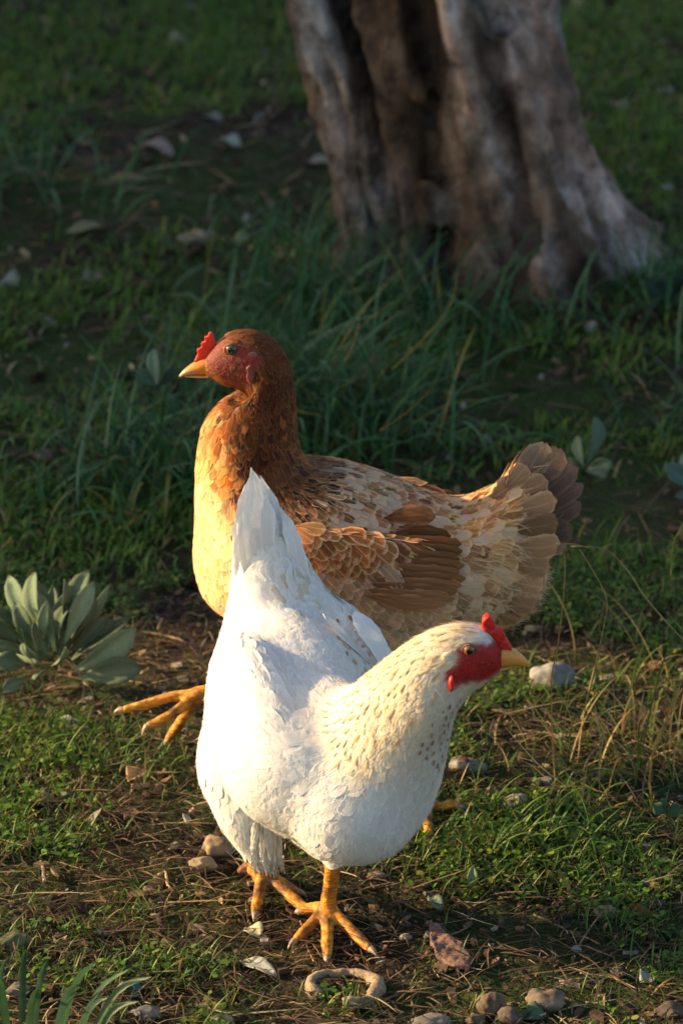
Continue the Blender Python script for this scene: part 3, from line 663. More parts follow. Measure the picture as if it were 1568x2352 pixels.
# ------------------------------------------------------------ stones, twigs, bark
def stone(x, y, wpx, hpx, col, label, seed, flat=.75, rough=.22):
    """x,y: photo centre of the stone; w,h its size there"""
    b = G(x, y + hpx * .5); k = math.hypot(b.y, CAMZ) / FPX
    rx = wpx * k / 2; h = hpx * k
    rz = h * .5 * 1.02; ry = rx * flat
    c = Vector((b.x, b.y + ry * .6, b.z + rz * .42))
    bm = bmesh.new(); bmesh.ops.create_icosphere(bm, subdivisions=4, radius=1)
    for v in bm.verts:
        p = v.co.copy(); s = Vector((seed * 3.1, seed, 0))
        f = 1 + rough * noise.noise(p * 1.3 + s) * 1.6 + rough * .5 * noise.noise(p * 3 + s) + .04 * noise.noise(p * 9 + s)
        # cut a few facets so it is not an egg
        v.co = p * f
    for q in range(7):
        n = noise.random_unit_vector(); dd = .78 + .12 * ((seed * 7 + q * 13) % 10) / 10
        for v in bm.verts:
            e = v.co.dot(n) - dd
            if e > 0: v.co -= n * e * .85
    me = bpy.data.meshes.new('stone')
    for v in bm.verts: v.co = Vector((v.co.x * rx, v.co.y * ry, v.co.z * rz))
    bm.to_mesh(me); bm.free()
    me.polygons.foreach_set('use_smooth', np.ones(len(me.polygons), bool))
    cc = coords(me); nn = np.array([noise.noise(Vector(p) * 60 + Vector((seed, 0, 0))) for p in cc])
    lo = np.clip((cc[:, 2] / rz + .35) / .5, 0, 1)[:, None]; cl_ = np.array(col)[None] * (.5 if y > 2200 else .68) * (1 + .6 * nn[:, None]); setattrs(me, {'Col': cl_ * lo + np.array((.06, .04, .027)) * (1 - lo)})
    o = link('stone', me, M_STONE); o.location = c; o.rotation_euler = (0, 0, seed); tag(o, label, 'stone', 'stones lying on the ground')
    o.rotation_euler = (0, 0, .3 * math.sin(seed))
TAN, GRY, BUF = (.30, .22, .14), (.24, .23, .21), (.38, .33, .24)
noise.seed_set(3)
for i, a in enumerate([
    (1270, 1550, 112, 76, (.36, .35, .32), 'pale grey stone beside the white hen beak'),
    (452, 543, 84, 50, (.30, .28, .22), 'blurred round stone far back left of the olive'),
    (502, 1936, 76, 68, TAN, 'upper tan stone left of the white hen rear leg'),
    (463, 1982, 64, 42, (.34, .26, .16), 'lower tan stone left of the white hen rear leg'),
    (95, 1830, 58, 34, TAN, 'tan stone half in the grass at left'),
    (1184, 1838, 66, 52, BUF, 'pale stone hidden in bright grass right of the breast'),
    (1070, 1758, 96, 44, GRY, 'flat grey stone right of the white breast'),
    (1388, 2093, 52, 40, TAN, 'small tan stone beside the reddish leaf'),
    (1128, 2298, 72, 74, (.26, .19, .13), 'upright brown clod among the bottom stones'),
    (1250, 2292, 92, 70, (.26, .2, .15), 'largest rough brown stone at the bottom right'),
    (1170, 2330, 62, 46, (.2, .15, .12), 'dark brown stone between two bottom clods'),
    (1090, 2338, 46, 40, (.25, .18, .13), 'small round clod left of the bottom clods'),
    (990, 2348, 100, 36, (.28, .25, .2), 'wide pale stone cut by the bottom edge'),
    (340, 2325, 72, 34, GRY, 'smooth grey pebble near the bottom left'),
    (507, 2342, 60, 34, BUF, 'buff pebble cut by the bottom edge'),
    (575, 1992, 62, 38, (.34, .16, .09), 'reddish stone just behind the rear leg'),
    (35, 2160, 86, 44, (.10, .11, .06), 'mossy dark stone at the left edge'),
    (454, 2130, 36, 22, TAN, 'small tan pebble below the two tan stones'),
    (403, 1940, 24, 16, BUF, 'tiny buff pebble left of the tan stones'),
    (930, 2150, 30, 20, (.34, .31, .24), 'small pale pebble right of the front foot'),
    (865, 2010, 46, 20, (.26, .19, .14), 'flat brown pebble under the breast'),
    (105, 1045, 56, 26, (.14, .10, .09), 'dark blurred clod at left in the shade'),
    (985, 2145, 26, 20, (.3, .28, .2), 'pale pebble left of the bark plate'),
    (420, 1560, 26, 14, GRY, 'grey pebble left of the white tail'),
    (340, 2040, 28, 26, TAN, 'tan pebble beside the curled bark'),
    (230, 2140, 36, 18, GRY, 'dull grey pebble on bare soil at lower left'),
    (860, 2270, 22, 26, (.3, .22, .15), 'tan pebble inside the curled root ring'),
    (45, 2270, 60, 40, (.3, .27, .22), 'pale stone behind the corner grass blades'),
    (1540, 2320, 80, 40, (.16, .12, .09), 'dark clod in the bottom right corner'),
    (1420, 2230, 40, 26, (.2, .16, .12), 'brown clod right of the largest bottom stone'),
    (140, 2150, 34, 20, (.12, .08, .06), 'dark brown crumb beside the mossy stone'),
    (945, 2350, 30, 20, (.3, .25, .19), 'tiny pebble at the bottom edge')]):
    stone(a[0], a[1], a[2], a[3], a[4], a[5], i * 1.7 + .3)

def twig(pts, r, col, label, name='twig', lift=0.002, cat='twig'):
    pw = []
    for q in pts:
        g = G(q[0], q[1]); z = lift + (q[2] if len(q) > 2 else 0)
        if len(q) > 2 and q[2]: g = P(q[0], q[1], q[3]) if len(q) > 3 else g + Vector((0, 0, z))
        else: g.z += z
        pw.append(g)
    n = max(10, len(pts) * 6)
    V, F = tube_vf(pw, [r * random.uniform(.6, 1.05) for _ in pw], 8, n)
    V = V + np.array([noise.noise_vector(Vector(v) * 120) for v in V]) * r * .5
    o = link(name, mesh_np(name, V, F, {'Col': np.tile(col, (len(V), 1))}), M_WOOD); tag(o, label, cat, 'twigs on the ground' if cat == 'twig' else None)
BR, TN, DK = (.15, .09, .055), (.30, .2, .11), (.06, .035, .025)
for a in [
    ([(18, 1648), (60, 1685), (120, 1700), (180, 1705), (245, 1718)], .0017, BR, 'long brown twig at the left edge below the broad leaved plant'),
    ([(330, 1690), (380, 1705), (465, 1712)], .0013, BR, 'dark twig under the raised yellow toes'),
    ([(170, 1124), (180, 1160), (215, 1220), (240, 1265), (272, 1320)], .0011, (.10, .06, .045), 'upright looking brown twig left of the brown breast'),
    ([(919, 2043), (940, 2042), (966, 2029)], .0014, (.3, .2, .1), 'short knobbly twig right of the front leg'),
    ([(1225, 2105), (1300, 2140), (1376, 2172)], .0010, (.24, .17, .1), 'straight pale twig slanting at lower right'),
    ([(1150, 2014), (1230, 2030), (1322, 2041)], .0011, TN, 'tan twig in the bright grass at right'),
    ([(118, 2148), (140, 2190), (155, 2215), (157, 2240)], .0011, (.2, .15, .11), 'bent grey twig on soil above the corner blades'),
    ([(216, 2188), (232, 2240), (249, 2298)], .0007, TN, 'thin straw coloured twig behind the corner blades'),
    ([(330, 1456), (400, 1470), (455, 1500)], .0012, TN, 'tan twig right of the broad leaved plant'),
    ([(690, 2120), (705, 2180), (725, 2225)], .0006, TN, 'thin hooked stem beside the front foot'),
    ([(1295, 2000), (1370, 2015), (1440, 2010)], .0007, BR, 'thin brown twig by the right edge grass'),
    ([(910, 1800), (1000, 1860), (1100, 1870)], .0006, BR, 'thin twig behind the breast at right'),
    ([(1000, 1900), (1060, 1880), (1120, 1850)], .0010, (.12, .08, .06), 'dark thin stick slanting out from under the breast'),
    ([(620, 2345), (760, 2349), (900, 2348)], .0012, BR, 'long brown stick along the bottom edge'),
    ([(1480, 2170), (1560, 2176)], .0012, BR, 'brown stick at the lower right edge'),
    ([(1240, 1630), (1330, 1665), (1420, 1655)], .0008, BR, 'thin brown twig among dry grass at right'),
    ([(1120, 1830), (1180, 1790), (1260, 1770)], .0008, TN, 'tan stem beside the flat grey stone'),
    ([(20, 1880), (70, 1905), (130, 1900)], .0009, BR, 'brown twig at left beside the half buried stone'),
    ([(190, 1850), (250, 1868), (290, 1870)], .0012, TN, 'short thick tan twig on the lit soil at left'),
    ([(430, 1800), (470, 1785), (505, 1770)], .0009, BR, 'small brown twig by the white flank'),
    ([(364, 2015), (380, 2010), (386, 2035), (397, 2053)], .0014, (.42, .3, .15), 'small curled tan bark strip on soil at lower left'),
    ([(95, 1984), (100, 2005), (103, 2030)], .0017, (.28, .22, .16), 'stubby pale stick standing out at lower left'),
    ([(340, 2140), (400, 2165), (430, 2170)], .0007, BR, 'thin brown stem on bare soil left of the feet'),
    ([(300, 2000), (250, 2030), (180, 2035)], .0006, TN, 'straw thin twig across the bare soil'),
    ([(560, 2060), (510, 2050), (440, 2035)], .0006, TN, 'straw thin twig pointing at the rear foot'),
    ([(1050, 1560), (1120, 1545), (1200, 1600)], .0006, BR, 'fine twig behind the white throat'),
    ([(1180, 1600), (1250, 1640), (1300, 1700)], .0008, BR, 'brown twig below the grey stone'),
    ([(640, 2100), (730, 2140), (830, 2150)], .0006, DK, 'dark fine twig between the two feet'),
    ([(1330, 2240), (1400, 2250), (1470, 2280)], .0007, TN, 'thin tan stem right of the largest bottom stone'),
    ([(880, 2300), (950, 2280), (1060, 2240)], .0008, BR, 'brown twig right of the curled root ring')]:
    twig(*a)
twig([(790, 2318), (850, 2306), (866, 2275), (840, 2252), (790, 2246), (735, 2250), (714, 2270), (722, 2290), (740, 2296)], .0056, (.27, .20, .13), 'curled pale root lying in an open ring below the front foot', 'curled_root', .004, 'root')
twig([(433, 2280), (437, 2262)], .0012, (.3, .08, .03), 'small red brown stalk scrap at lower left', 'stalk_scrap', .003, 'plant scrap')
def bark_plate():
    pts = [(985, 2140), (1008, 2138), (1030, 2165), (1062, 2180), (1082, 2215), (1078, 2236), (1040, 2232), (1005, 2210), (988, 2180)]
    c = G(1032, 2195); bm = bmesh.new(); vs = []
    for x, y in pts:
        g = G(x, y); vs.append(bm.verts.new(g + Vector((0, 0, .006))))
    f = bm.faces.new(vs); ex = bmesh.ops.extrude_face_region(bm, geom=[f])
    for v in [e for e in ex['geom'] if isinstance(e, bmesh.types.BMVert)]: v.co.z -= .005
    bmesh.ops.recalc_face_normals(bm, faces=bm.faces); me = bpy.data.meshes.new('b'); bm.to_mesh(me); bm.free()
    co = coords(me)
    o = bpy.data.objects.new('tmp', me); COL.objects.link(o); m = o.modifiers.new('r', 'REMESH'); m.mode = 'VOXEL'; m.voxel_size = .001
    out = bpy.data.meshes.new_from_object(o.evaluated_get(bpy.context.evaluated_depsgraph_get())); bpy.data.objects.remove(o)
    co = coords(out); co[:, 2] += np.array([noise.fractal(Vector(p) * 60, 1, 2, 4) * .003 for p in co]); out.vertices.foreach_set('co', co.ravel())
    out.polygons.foreach_set('use_smooth', np.ones(len(out.polygons), bool)); out.name = 'bark_plate'
    setattrs(out, {'Col': np.tile((.17, .10, .08), (len(co), 1)) * (1 + .4 * np.array([noise.noise(Vector(p) * 90) for p in co]))[:, None]})
    tag(link('bark_plate', out, M_WOOD), 'flat purple brown bark plate right of the front foot', 'bark')
bark_plate()
#HENS
# ------------------------------------------------------------ hens
def in_poly(pts, poly):
    x, y = pts[:, 0], pts[:, 1]; ins = np.zeros(len(pts), bool); j = len(poly) - 1
    for i in range(len(poly)):
        xi, yi = poly[i]; xj, yj = poly[j]
        c = ((yi > y) != (yj > y)) & (x < (xj - xi) * (y - yi) / (yj - yi + 1e-9) + xi); ins ^= c; j = i
    return ins
def dist_poly(pts, poly):
    d = np.full(len(pts), 1e9)
    for i in range(len(poly)):
        a = np.array(poly[i], float); b = np.array(poly[(i + 1) % len(poly)], float); ab = b - a
        t = (((pts - a) @ ab) / (ab @ ab)).clip(0, 1); d = np.minimum(d, np.linalg.norm(pts - a - t[:, None] * ab, axis=1))
    return np.where(in_poly(pts, poly), -d, d)
def flat_px(co, Y):
    """grid position of each point slid onto the hen's own upright plane"""
    z = co[:, 2]; k = Y * CP - (z - CAMZ) * SP; u = Y * SP + (z - CAMZ) * CP
    return np.stack([784 + FPX * co[:, 0] / k, 1176 - FPX * u / k], 1)
def full_px(co):
    f = co[:, 1] * CP - (co[:, 2] - CAMZ) * SP; u = co[:, 1] * SP + (co[:, 2] - CAMZ) * CP
    return np.stack([784 + FPX * co[:, 0] / f, 1176 - FPX * u / f], 1)

class Guide:
    """inverse-distance field: rows of (point, direction, length, width ratio, colour, edge colour, lift)"""
    def __init__(s, rows, power=3.2):
        s.p = np.array([r[0] for r in rows], float); s.d = np.array([np.array(r[1]) / np.linalg.norm(r[1]) for r in rows]); s.v = np.array([[r[2], r[3], *r[4], *r[5], r[6]] for r in rows], float); s.pw = power
    def __call__(s, q, scale=(1, 1, 1)):
        D = np.linalg.norm((q[:, None] - s.p[None]) * np.array(scale), axis=2); w_ = 1 / (D + .002) ** s.pw; w_ /= w_.sum(1)[:, None]
        d = w_ @ s.d; d /= np.linalg.norm(d, axis=1)[:, None] + 1e-9
        return d, w_ @ s.v
def tri_sample(me, n):
    me.calc_loop_triangles(); nt_ = len(me.loop_triangles)
    t = np.empty(nt_ * 3, np.int32); me.loop_triangles.foreach_get('vertices', t); t = t.reshape(-1, 3); co = coords(me)
    a, b, c = co[t[:, 0]], co[t[:, 1]], co[t[:, 2]]; ar = np.linalg.norm(np.cross(b - a, c - a), axis=1); ar = ar / ar.sum()
    i = RNG.choice(nt_, n, p=ar); u, v = RNG.random(n), RNG.random(n); m = u + v > 1; u[m], v[m] = 1 - u[m], 1 - v[m]
    return a[i] + (b[i] - a[i]) * u[:, None] + (c[i] - a[i]) * v[:, None]
def thin_out(p, r):
    """keep points at least r[i] apart"""
    cell = float(r.max()); g = {}; keep = []
    for i in range(len(p)):
        k = tuple((p[i] // cell).astype(int)); ok = True
        for dx in (-1, 0, 1):
            for dy in (-1, 0, 1):
                for dz in (-1, 0, 1):
                    for j in g.get((k[0] + dx, k[1] + dy, k[2] + dz), ()):
                        if (p[i][0] - p[j][0]) ** 2 + (p[i][1] - p[j][1]) ** 2 + (p[i][2] - p[j][2]) ** 2 < r[i] * r[i]: ok = False; break
                    if not ok: break
                if not ok: break
            if not ok: break
        if ok: g.setdefault(k, []).append(i); keep.append(i)
    return np.array(keep)
T7 = np.array([0, .22, .45, .66, .83, .94, 1.]); W7 = np.array([.3, .72, .96, 1., .86, .52, .06])
U5 = np.array([-1, -.5, 0, .5, 1])
def feathers(bvh, p, d, L, Wd, col, edge, lift, cup=.14, prof=W7, l0=.0003):
    n = len(p); C = np.empty((n, 7, 3)); NN = np.empty((n, 7, 3)); DD = np.empty((n, 7, 3))
    for i in range(n):
        q = Vector(p[i]); dd = Vector(d[i]); lp, nn, _, _ = bvh.find_nearest(q)
        for k in range(7):
            dd = (dd - nn * dd.dot(nn)); dd.normalize()
            C[i, k] = lp; NN[i, k] = nn; DD[i, k] = dd
            if k < 6:
                st = L[i] * (T7[k + 1] - T7[k]); q = lp + dd * st
                l2, n2, _, ds = bvh.find_nearest(q)
                if ds > st * .8: lp = q
                else: lp = l2; nn = (nn * .35 + n2 * .65).normalized()
    S = np.cross(NN, DD); S /= np.linalg.norm(S, axis=2)[..., None] + 1e-9
    S = S + NN * (RNG.normal(0, .10, (n, 1, 1)) * T7[None, :, None])
    off = l0 + lift[:, None] * T7[None] ** 1.25
    hw = Wd[:, None] * prof[None] * .5 * RNG.normal(1, .05, (n, 7))
    V = C[:, :, None] + NN[:, :, None] * (off[:, :, None] - cup * (U5 ** 2)[None, None] * hw[:, :, None])[..., None] + S[:, :, None] * (hw[:, :, None] * U5[None, None])[..., None]
    V = V.reshape(n, 35, 3); Vf, F = many(V, grid_faces(7, 5))
    uv = np.concatenate([np.tile(np.stack([np.tile(U5, 7), np.repeat(T7, 5)], 1), (n, 1)), np.repeat(L, 35)[:, None]], 1)
    return Vf, F, np.repeat(col, 35, 0), np.repeat(edge, 35, 0), uv
class FB:
    def __init__(s): s.a = [[], [], [], [], []]; s.n = 0
    def add(s, r):
        V, F, c, e, uv = r
        for l, x in zip(s.a, (V, F + s.n, c, e, uv)): l.append(x)
        s.n += len(V)
    def build(s, name, parent, mat=None):
        V, F, c, e, uv = [np.concatenate(x) for x in s.a]
        return link(name, mesh_np(name, V, F, {'Col': c, 'Edge': e}, uv), mat or M_FEATHER, parent)
TINT = [np.ones(3)]
def jitter_cols(c, e, var, hue=None):
    n = len(c); c = c * TINT[0]; e = e * TINT[0]; hue = var * .25 if hue is None else hue; k = RNG.normal(1, var, (n, 1)).clip(.5, 1.5); h = 1 + RNG.normal(0, hue, (n, 3))
    return (c * k * h).clip(.004, .92), (e * (1 + (k - 1) * .4) * h).clip(.004, .94)
def down(bvh, p, d, L, col, W=.0004, lift=.4, bend=.5, l0=0.):
    """loose thin barbs of down"""
    n = len(p); k = 5; t = np.linspace(0, 1, k); V = np.empty((n, k, 2, 3))
    for i in range(n):
        lp, nn, _, _ = bvh.find_nearest(Vector(p[i])); dd = Vector(d[i]); dd = (dd - nn * dd.dot(nn)).normalized(); s = np.array(nn.cross(dd)); a = np.array(nn); b = np.array(dd); s = s + RNG.normal(0, .25, 3)
        j = RNG.normal(0, .25)
        for m in range(k):
            q = np.array(lp) + a * l0 + (b + s * j * t[m]) * L[i] * t[m] + a * L[i] * lift * t[m] * (1 - bend * t[m]); w_ = W * (1 - .8 * t[m]) * .5
            V[i, m, 0] = q - s * w_; V[i, m, 1] = q + s * w_
    Vf, F = many(V.reshape(n, k * 2, 3), grid_faces(k, 2)); uv = np.zeros((len(Vf), 3)); uv[:, 0] = .5; uv[:, 1] = .3
    C = np.repeat(col, k * 2, 0)
    return Vf, F, C, C, uv
def single(root, tip, wid, nrm, col, edge, curve=0., cup=.18, prof=None, roll=0.):
    """one large free feather, thick enough to be seen from either side"""
    t = np.linspace(0, 1, 13); prof = prof if prof is not None else np.interp(t, [0, .12, .35, .7, .88, .96, 1], [.12, .45, .85, 1, .82, .5, .08])
    root, tip, nrm = np.array(root), np.array(tip), np.array(nrm, float); d = tip - root; L = np.linalg.norm(d); d /= L
    nrm -= d * (nrm @ d); nrm /= np.linalg.norm(nrm); s = np.cross(nrm, d)
    c = root + d * (t * L)[:, None] + s * (curve * L * np.sin(math.pi * t))[:, None] + nrm * (.04 * L * np.sin(math.pi * t))[:, None]
    U = np.linspace(-1, 1, 9); V = c[:, None] + s * (U[None] * (prof * wid / 2)[:, None])[..., None] + nrm * (-cup * U[None] ** 2 * (prof * wid / 2)[:, None] + .0006 * np.sin(U[None] * 9 + t[:, None] * 14))[..., None]
    V[:, 0] += s * RNG.normal(0, .03 * wid, (13, 1)); V[:, -1] += s * RNG.normal(0, .03 * wid, (13, 1)); V[-1] += d * RNG.normal(0, .02 * wid, (9, 1))
    col = np.array(col)[None] * np.repeat(np.interp(t, [0, .6, 1], [.72, 1, 1.12]), 9)[:, None]
    return V.reshape(-1, 3), grid_faces(13, 9), col.clip(0, .9) if True else np.tile(col, (117, 1)), np.tile(edge, (117, 1)), np.stack([np.tile(U, 13), np.repeat(t, 9), np.full(117, L)], 1)
def solid_px(poly, Y, thick, voxel=.0007, smooth=6, name='comb', ripple=0.):
    """an outline with real thickness, rounded all over; stands in the hen's own plane"""
    bm = bmesh.new(); vs = [bm.verts.new(P(x, y, Y) - Vector((0, thick / 2, 0))) for x, y in poly]; f = bm.faces.new(vs)
    ex = bmesh.ops.extrude_face_region(bm, geom=[f])
    for v in [e for e in ex['geom'] if isinstance(e, bmesh.types.BMVert)]: v.co.y += thick
    bmesh.ops.recalc_face_normals(bm, faces=bm.faces); me = bpy.data.meshes.new('t'); bm.to_mesh(me); bm.free()
    o = bpy.data.objects.new('t', me); COL.objects.link(o); m = o.modifiers.new('r', 'REMESH'); m.mode = 'VOXEL'; m.voxel_size = voxel
    s = o.modifiers.new('s', 'SMOOTH'); s.iterations = smooth; s.factor = .5
    out = bpy.data.meshes.new_from_object(o.evaluated_get(bpy.context.evaluated_depsgraph_get())); bpy.data.objects.remove(o); out.name = name
    if ripple:
        co = coords(out); co += np.array([noise.noise_vector(Vector(p) * 420) for p in co]) * ripple; out.vertices.foreach_set('co', co.astype(np.float32).ravel())
    out.polygons.foreach_set('use_smooth', np.ones(len(out.polygons), bool)); out.update()
    return out
def flatcol(me, c, var=.2, sc_=300):
    co = coords(me); k = np.array([noise.noise(Vector(p) * sc_) for p in co])
    setattrs(me, {'Col': np.array(c)[None] * (1 + var * k[:, None])}); return me
def eyeball(parent, bvh, px, py, Y, side, r, mat, sink=.45, yaw=0.):
    p = P(px, py, Y - .018); o = Vector((p.x, Y + side * .08, p.z)); h, nn, _, _ = bvh.ray_cast(o, Vector((0, -side, 0)))
    if h is None: h = p
    V, F = ellipsoid((0, 0, 0), [(0, -1., 0), (1., 0, 0), (0, 0, 1.)], 24, 16)
    e = link('eye', mesh_np('eye', V, F, {}), mat); e.parent = parent; e.matrix_parent_inverse = Matrix.Translation(-parent.location)
    e.location = h + Vector((0, -side * r * sink, 0)); e.scale = (r, r, r); e.rotation_euler = (0, 0, yaw if side < 0 else math.pi - yaw)
    # fleshy rim round the eye
    a = np.linspace(0, 2 * math.pi, 25)[:-1]; ring = []
    mb = []
    for t in a: ring.append((r * 1.02 * math.cos(t), -.25 * r, r * .86 * math.sin(t)))
    ring = np.array(ring); V = []
    for i in range(24):
        c = ring[i]; rad = c / np.linalg.norm(c * [1, 0, 1]); rad[1] = 0
        for j in range(8):
            q = 2 * math.pi * j / 8; V.append(c + (rad * math.cos(q) + np.array([0, -1, 0]) * math.sin(q)) * r * .22)
    V = np.array(V); f = []
    for i in range(24):
        for j in range(8): f.append((i * 8 + j, i * 8 + (j + 1) % 8, ((i + 1) % 24) * 8 + (j + 1) % 8, ((i + 1) % 24) * 8 + j))
    me = mesh_np('eyelid', V / r, f, {'Col': np.tile((.22, .06, .03), (len(V), 1))})
    l = bpy.data.objects.new('eyelid', me); COL.objects.link(l); me.materials.append(M_COMB); l.parent = e
def foot_parts(joint, toes, r=.0042, shank_top=None, rs=.0066):
    parts = []
    if shank_top is not None:
        V, F = tube_vf([shank_top, (Vector(shank_top) * .5 + Vector(joint) * .5), joint], [rs * 1.15, rs * .92, rs], 14, 10); parts.append((V, F))
    parts.append(ellipsoid(joint, [(rs * 1.2, 0, 0), (0, rs * 1.2, 0), (0, 0, rs * 1.1)], 12, 8))
    claws = []
    for t in toes:
        pts = [Vector(q) for q in t]; n = len(pts); rr = np.linspace(r * 1.1, r * .78, n - 1)
        V, F = tube_vf(catmull([joint] + pts[:-1], 12), np.interp(np.linspace(0, 1, 12), [0, .3, .5, .62, .8, 1], [r * 1.25, r, r * .92, r * 1.02, r * .86, r * .72]), 12); parts.append((V, F))
        a, b = pts[-2], pts[-1]; m_ = (a + b) / 2 + Vector((0, 0, .0012)); s0 = a - (b - a).normalized() * .0015
        claws.append(tube_vf([s0, a, m_, b], [r * .45, r * .58, r * .38, r * .08], 8, 9))
    return parts, claws
def toe(j, x, y, lift=.0035, mid=None, up=.0):
    e = G(x, y) + Vector((0, 0, lift)); jj = Vector(j); t = e - jj
    k1 = jj + t * .36; k1.z = e.z + .004 + up + (jj.z - e.z) * .28; k2 = jj + t * .72; k2.z = e.z + .0022 + up * .6
    tip = e + t.normalized() * .0085; tip.z = e.z - .0028
    return [k1, k2, e, tip]
def paint_body(me, guide, regions, legs_z, legcol, name='body'):
    co = coords(me); _, v = guide(co); c = v[:, 2:5].copy() * .9; leg = np.zeros(len(co))
    for fn, colr, blur in regions:
        d = fn(co); w_ = (1 / (1 + np.exp(d / blur)))[:, None]; nzv = np.array([noise.noise(Vector(p) * 190) for p in co])[:, None]
        c = c * (1 - w_) + np.array(colr) * (1 + .35 * nzv) * w_
    lm = 1 / (1 + np.exp((legs_z(co)) / .0015))
    fm = 1 / (1 + np.exp(regions[0][0](co) / 4.)); nr = np.empty(len(co) * 3, np.float32); me.vertices.foreach_get('normal', nr); nr = nr.reshape(-1, 3)
    wr_ = np.array([noise.noise(Vector((p[0] * 300, p[1] * 300, p[2] * 700))) * .0004 + noise.noise(Vector(p) * 900) * .00015 for p in co]) * fm
    me.vertices.foreach_set('co', (co + nr * wr_[:, None]).astype(np.float32).ravel()); me.update()
    nzv = np.array([noise.noise(Vector(p) * 130) for p in co])[:, None]
    dirt = np.clip(np.array([noise.noise(Vector(p) * 75 + Vector((3, 1, 7))) for p in co])[:, None] * 2.2, 0, .8)
    c = c * (1 - lm[:, None]) + (np.array(legcol) * (1 + .5 * nzv) * (1 - dirt) + np.array((.16, .085, .04)) * dirt) * lm[:, None]
    setattrs(me, {'Col': c, 'leg': lm}); return me
def relax(me, weight, iters):
    n = len(me.vertices); co = coords(me).astype(float); e = np.empty(len(me.edges) * 2, np.int32); me.edges.foreach_get('vertices', e); e = e.reshape(-1, 2)
    deg = np.bincount(e.ravel(), minlength=n)[:, None]; w_ = weight(co)[:, None] * .6
    for _ in range(iters):
        s_ = np.stack([np.bincount(e[:, 0], co[e[:, 1], k], n) + np.bincount(e[:, 1], co[e[:, 0], k], n) for k in range(3)], 1) / np.maximum(deg, 1)
        co += (s_ - co) * w_
    me.vertices.foreach_set('co', co.astype(np.float32).ravel()); me.update()
def bvh_of(me):
    return BVHTree.FromPolygons([tuple(v) for v in coords(me)], [tuple(p.vertices) for p in me.polygons])
def cover(me, bvh, guide, n, spacing, excl, var=.14, fs=1.15):
    p = tri_sample(me, n); p = p[~excl(p)]; d, v = guide(p)
    k = thin_out(p, v[:, 0] * spacing); p, d, v = p[k], d[k], v[k]; d = d + RNG.normal(0, .09, d.shape)
    L = v[:, 0] * RNG.uniform(.85, 1.25, len(p)) * fs; c, e = jitter_cols(v[:, 2:5], v[:, 5:8], var)
    return p, d, L, L * v[:, 1] * RNG.uniform(.9, 1.1, len(p)), c, e, v[:, 8]

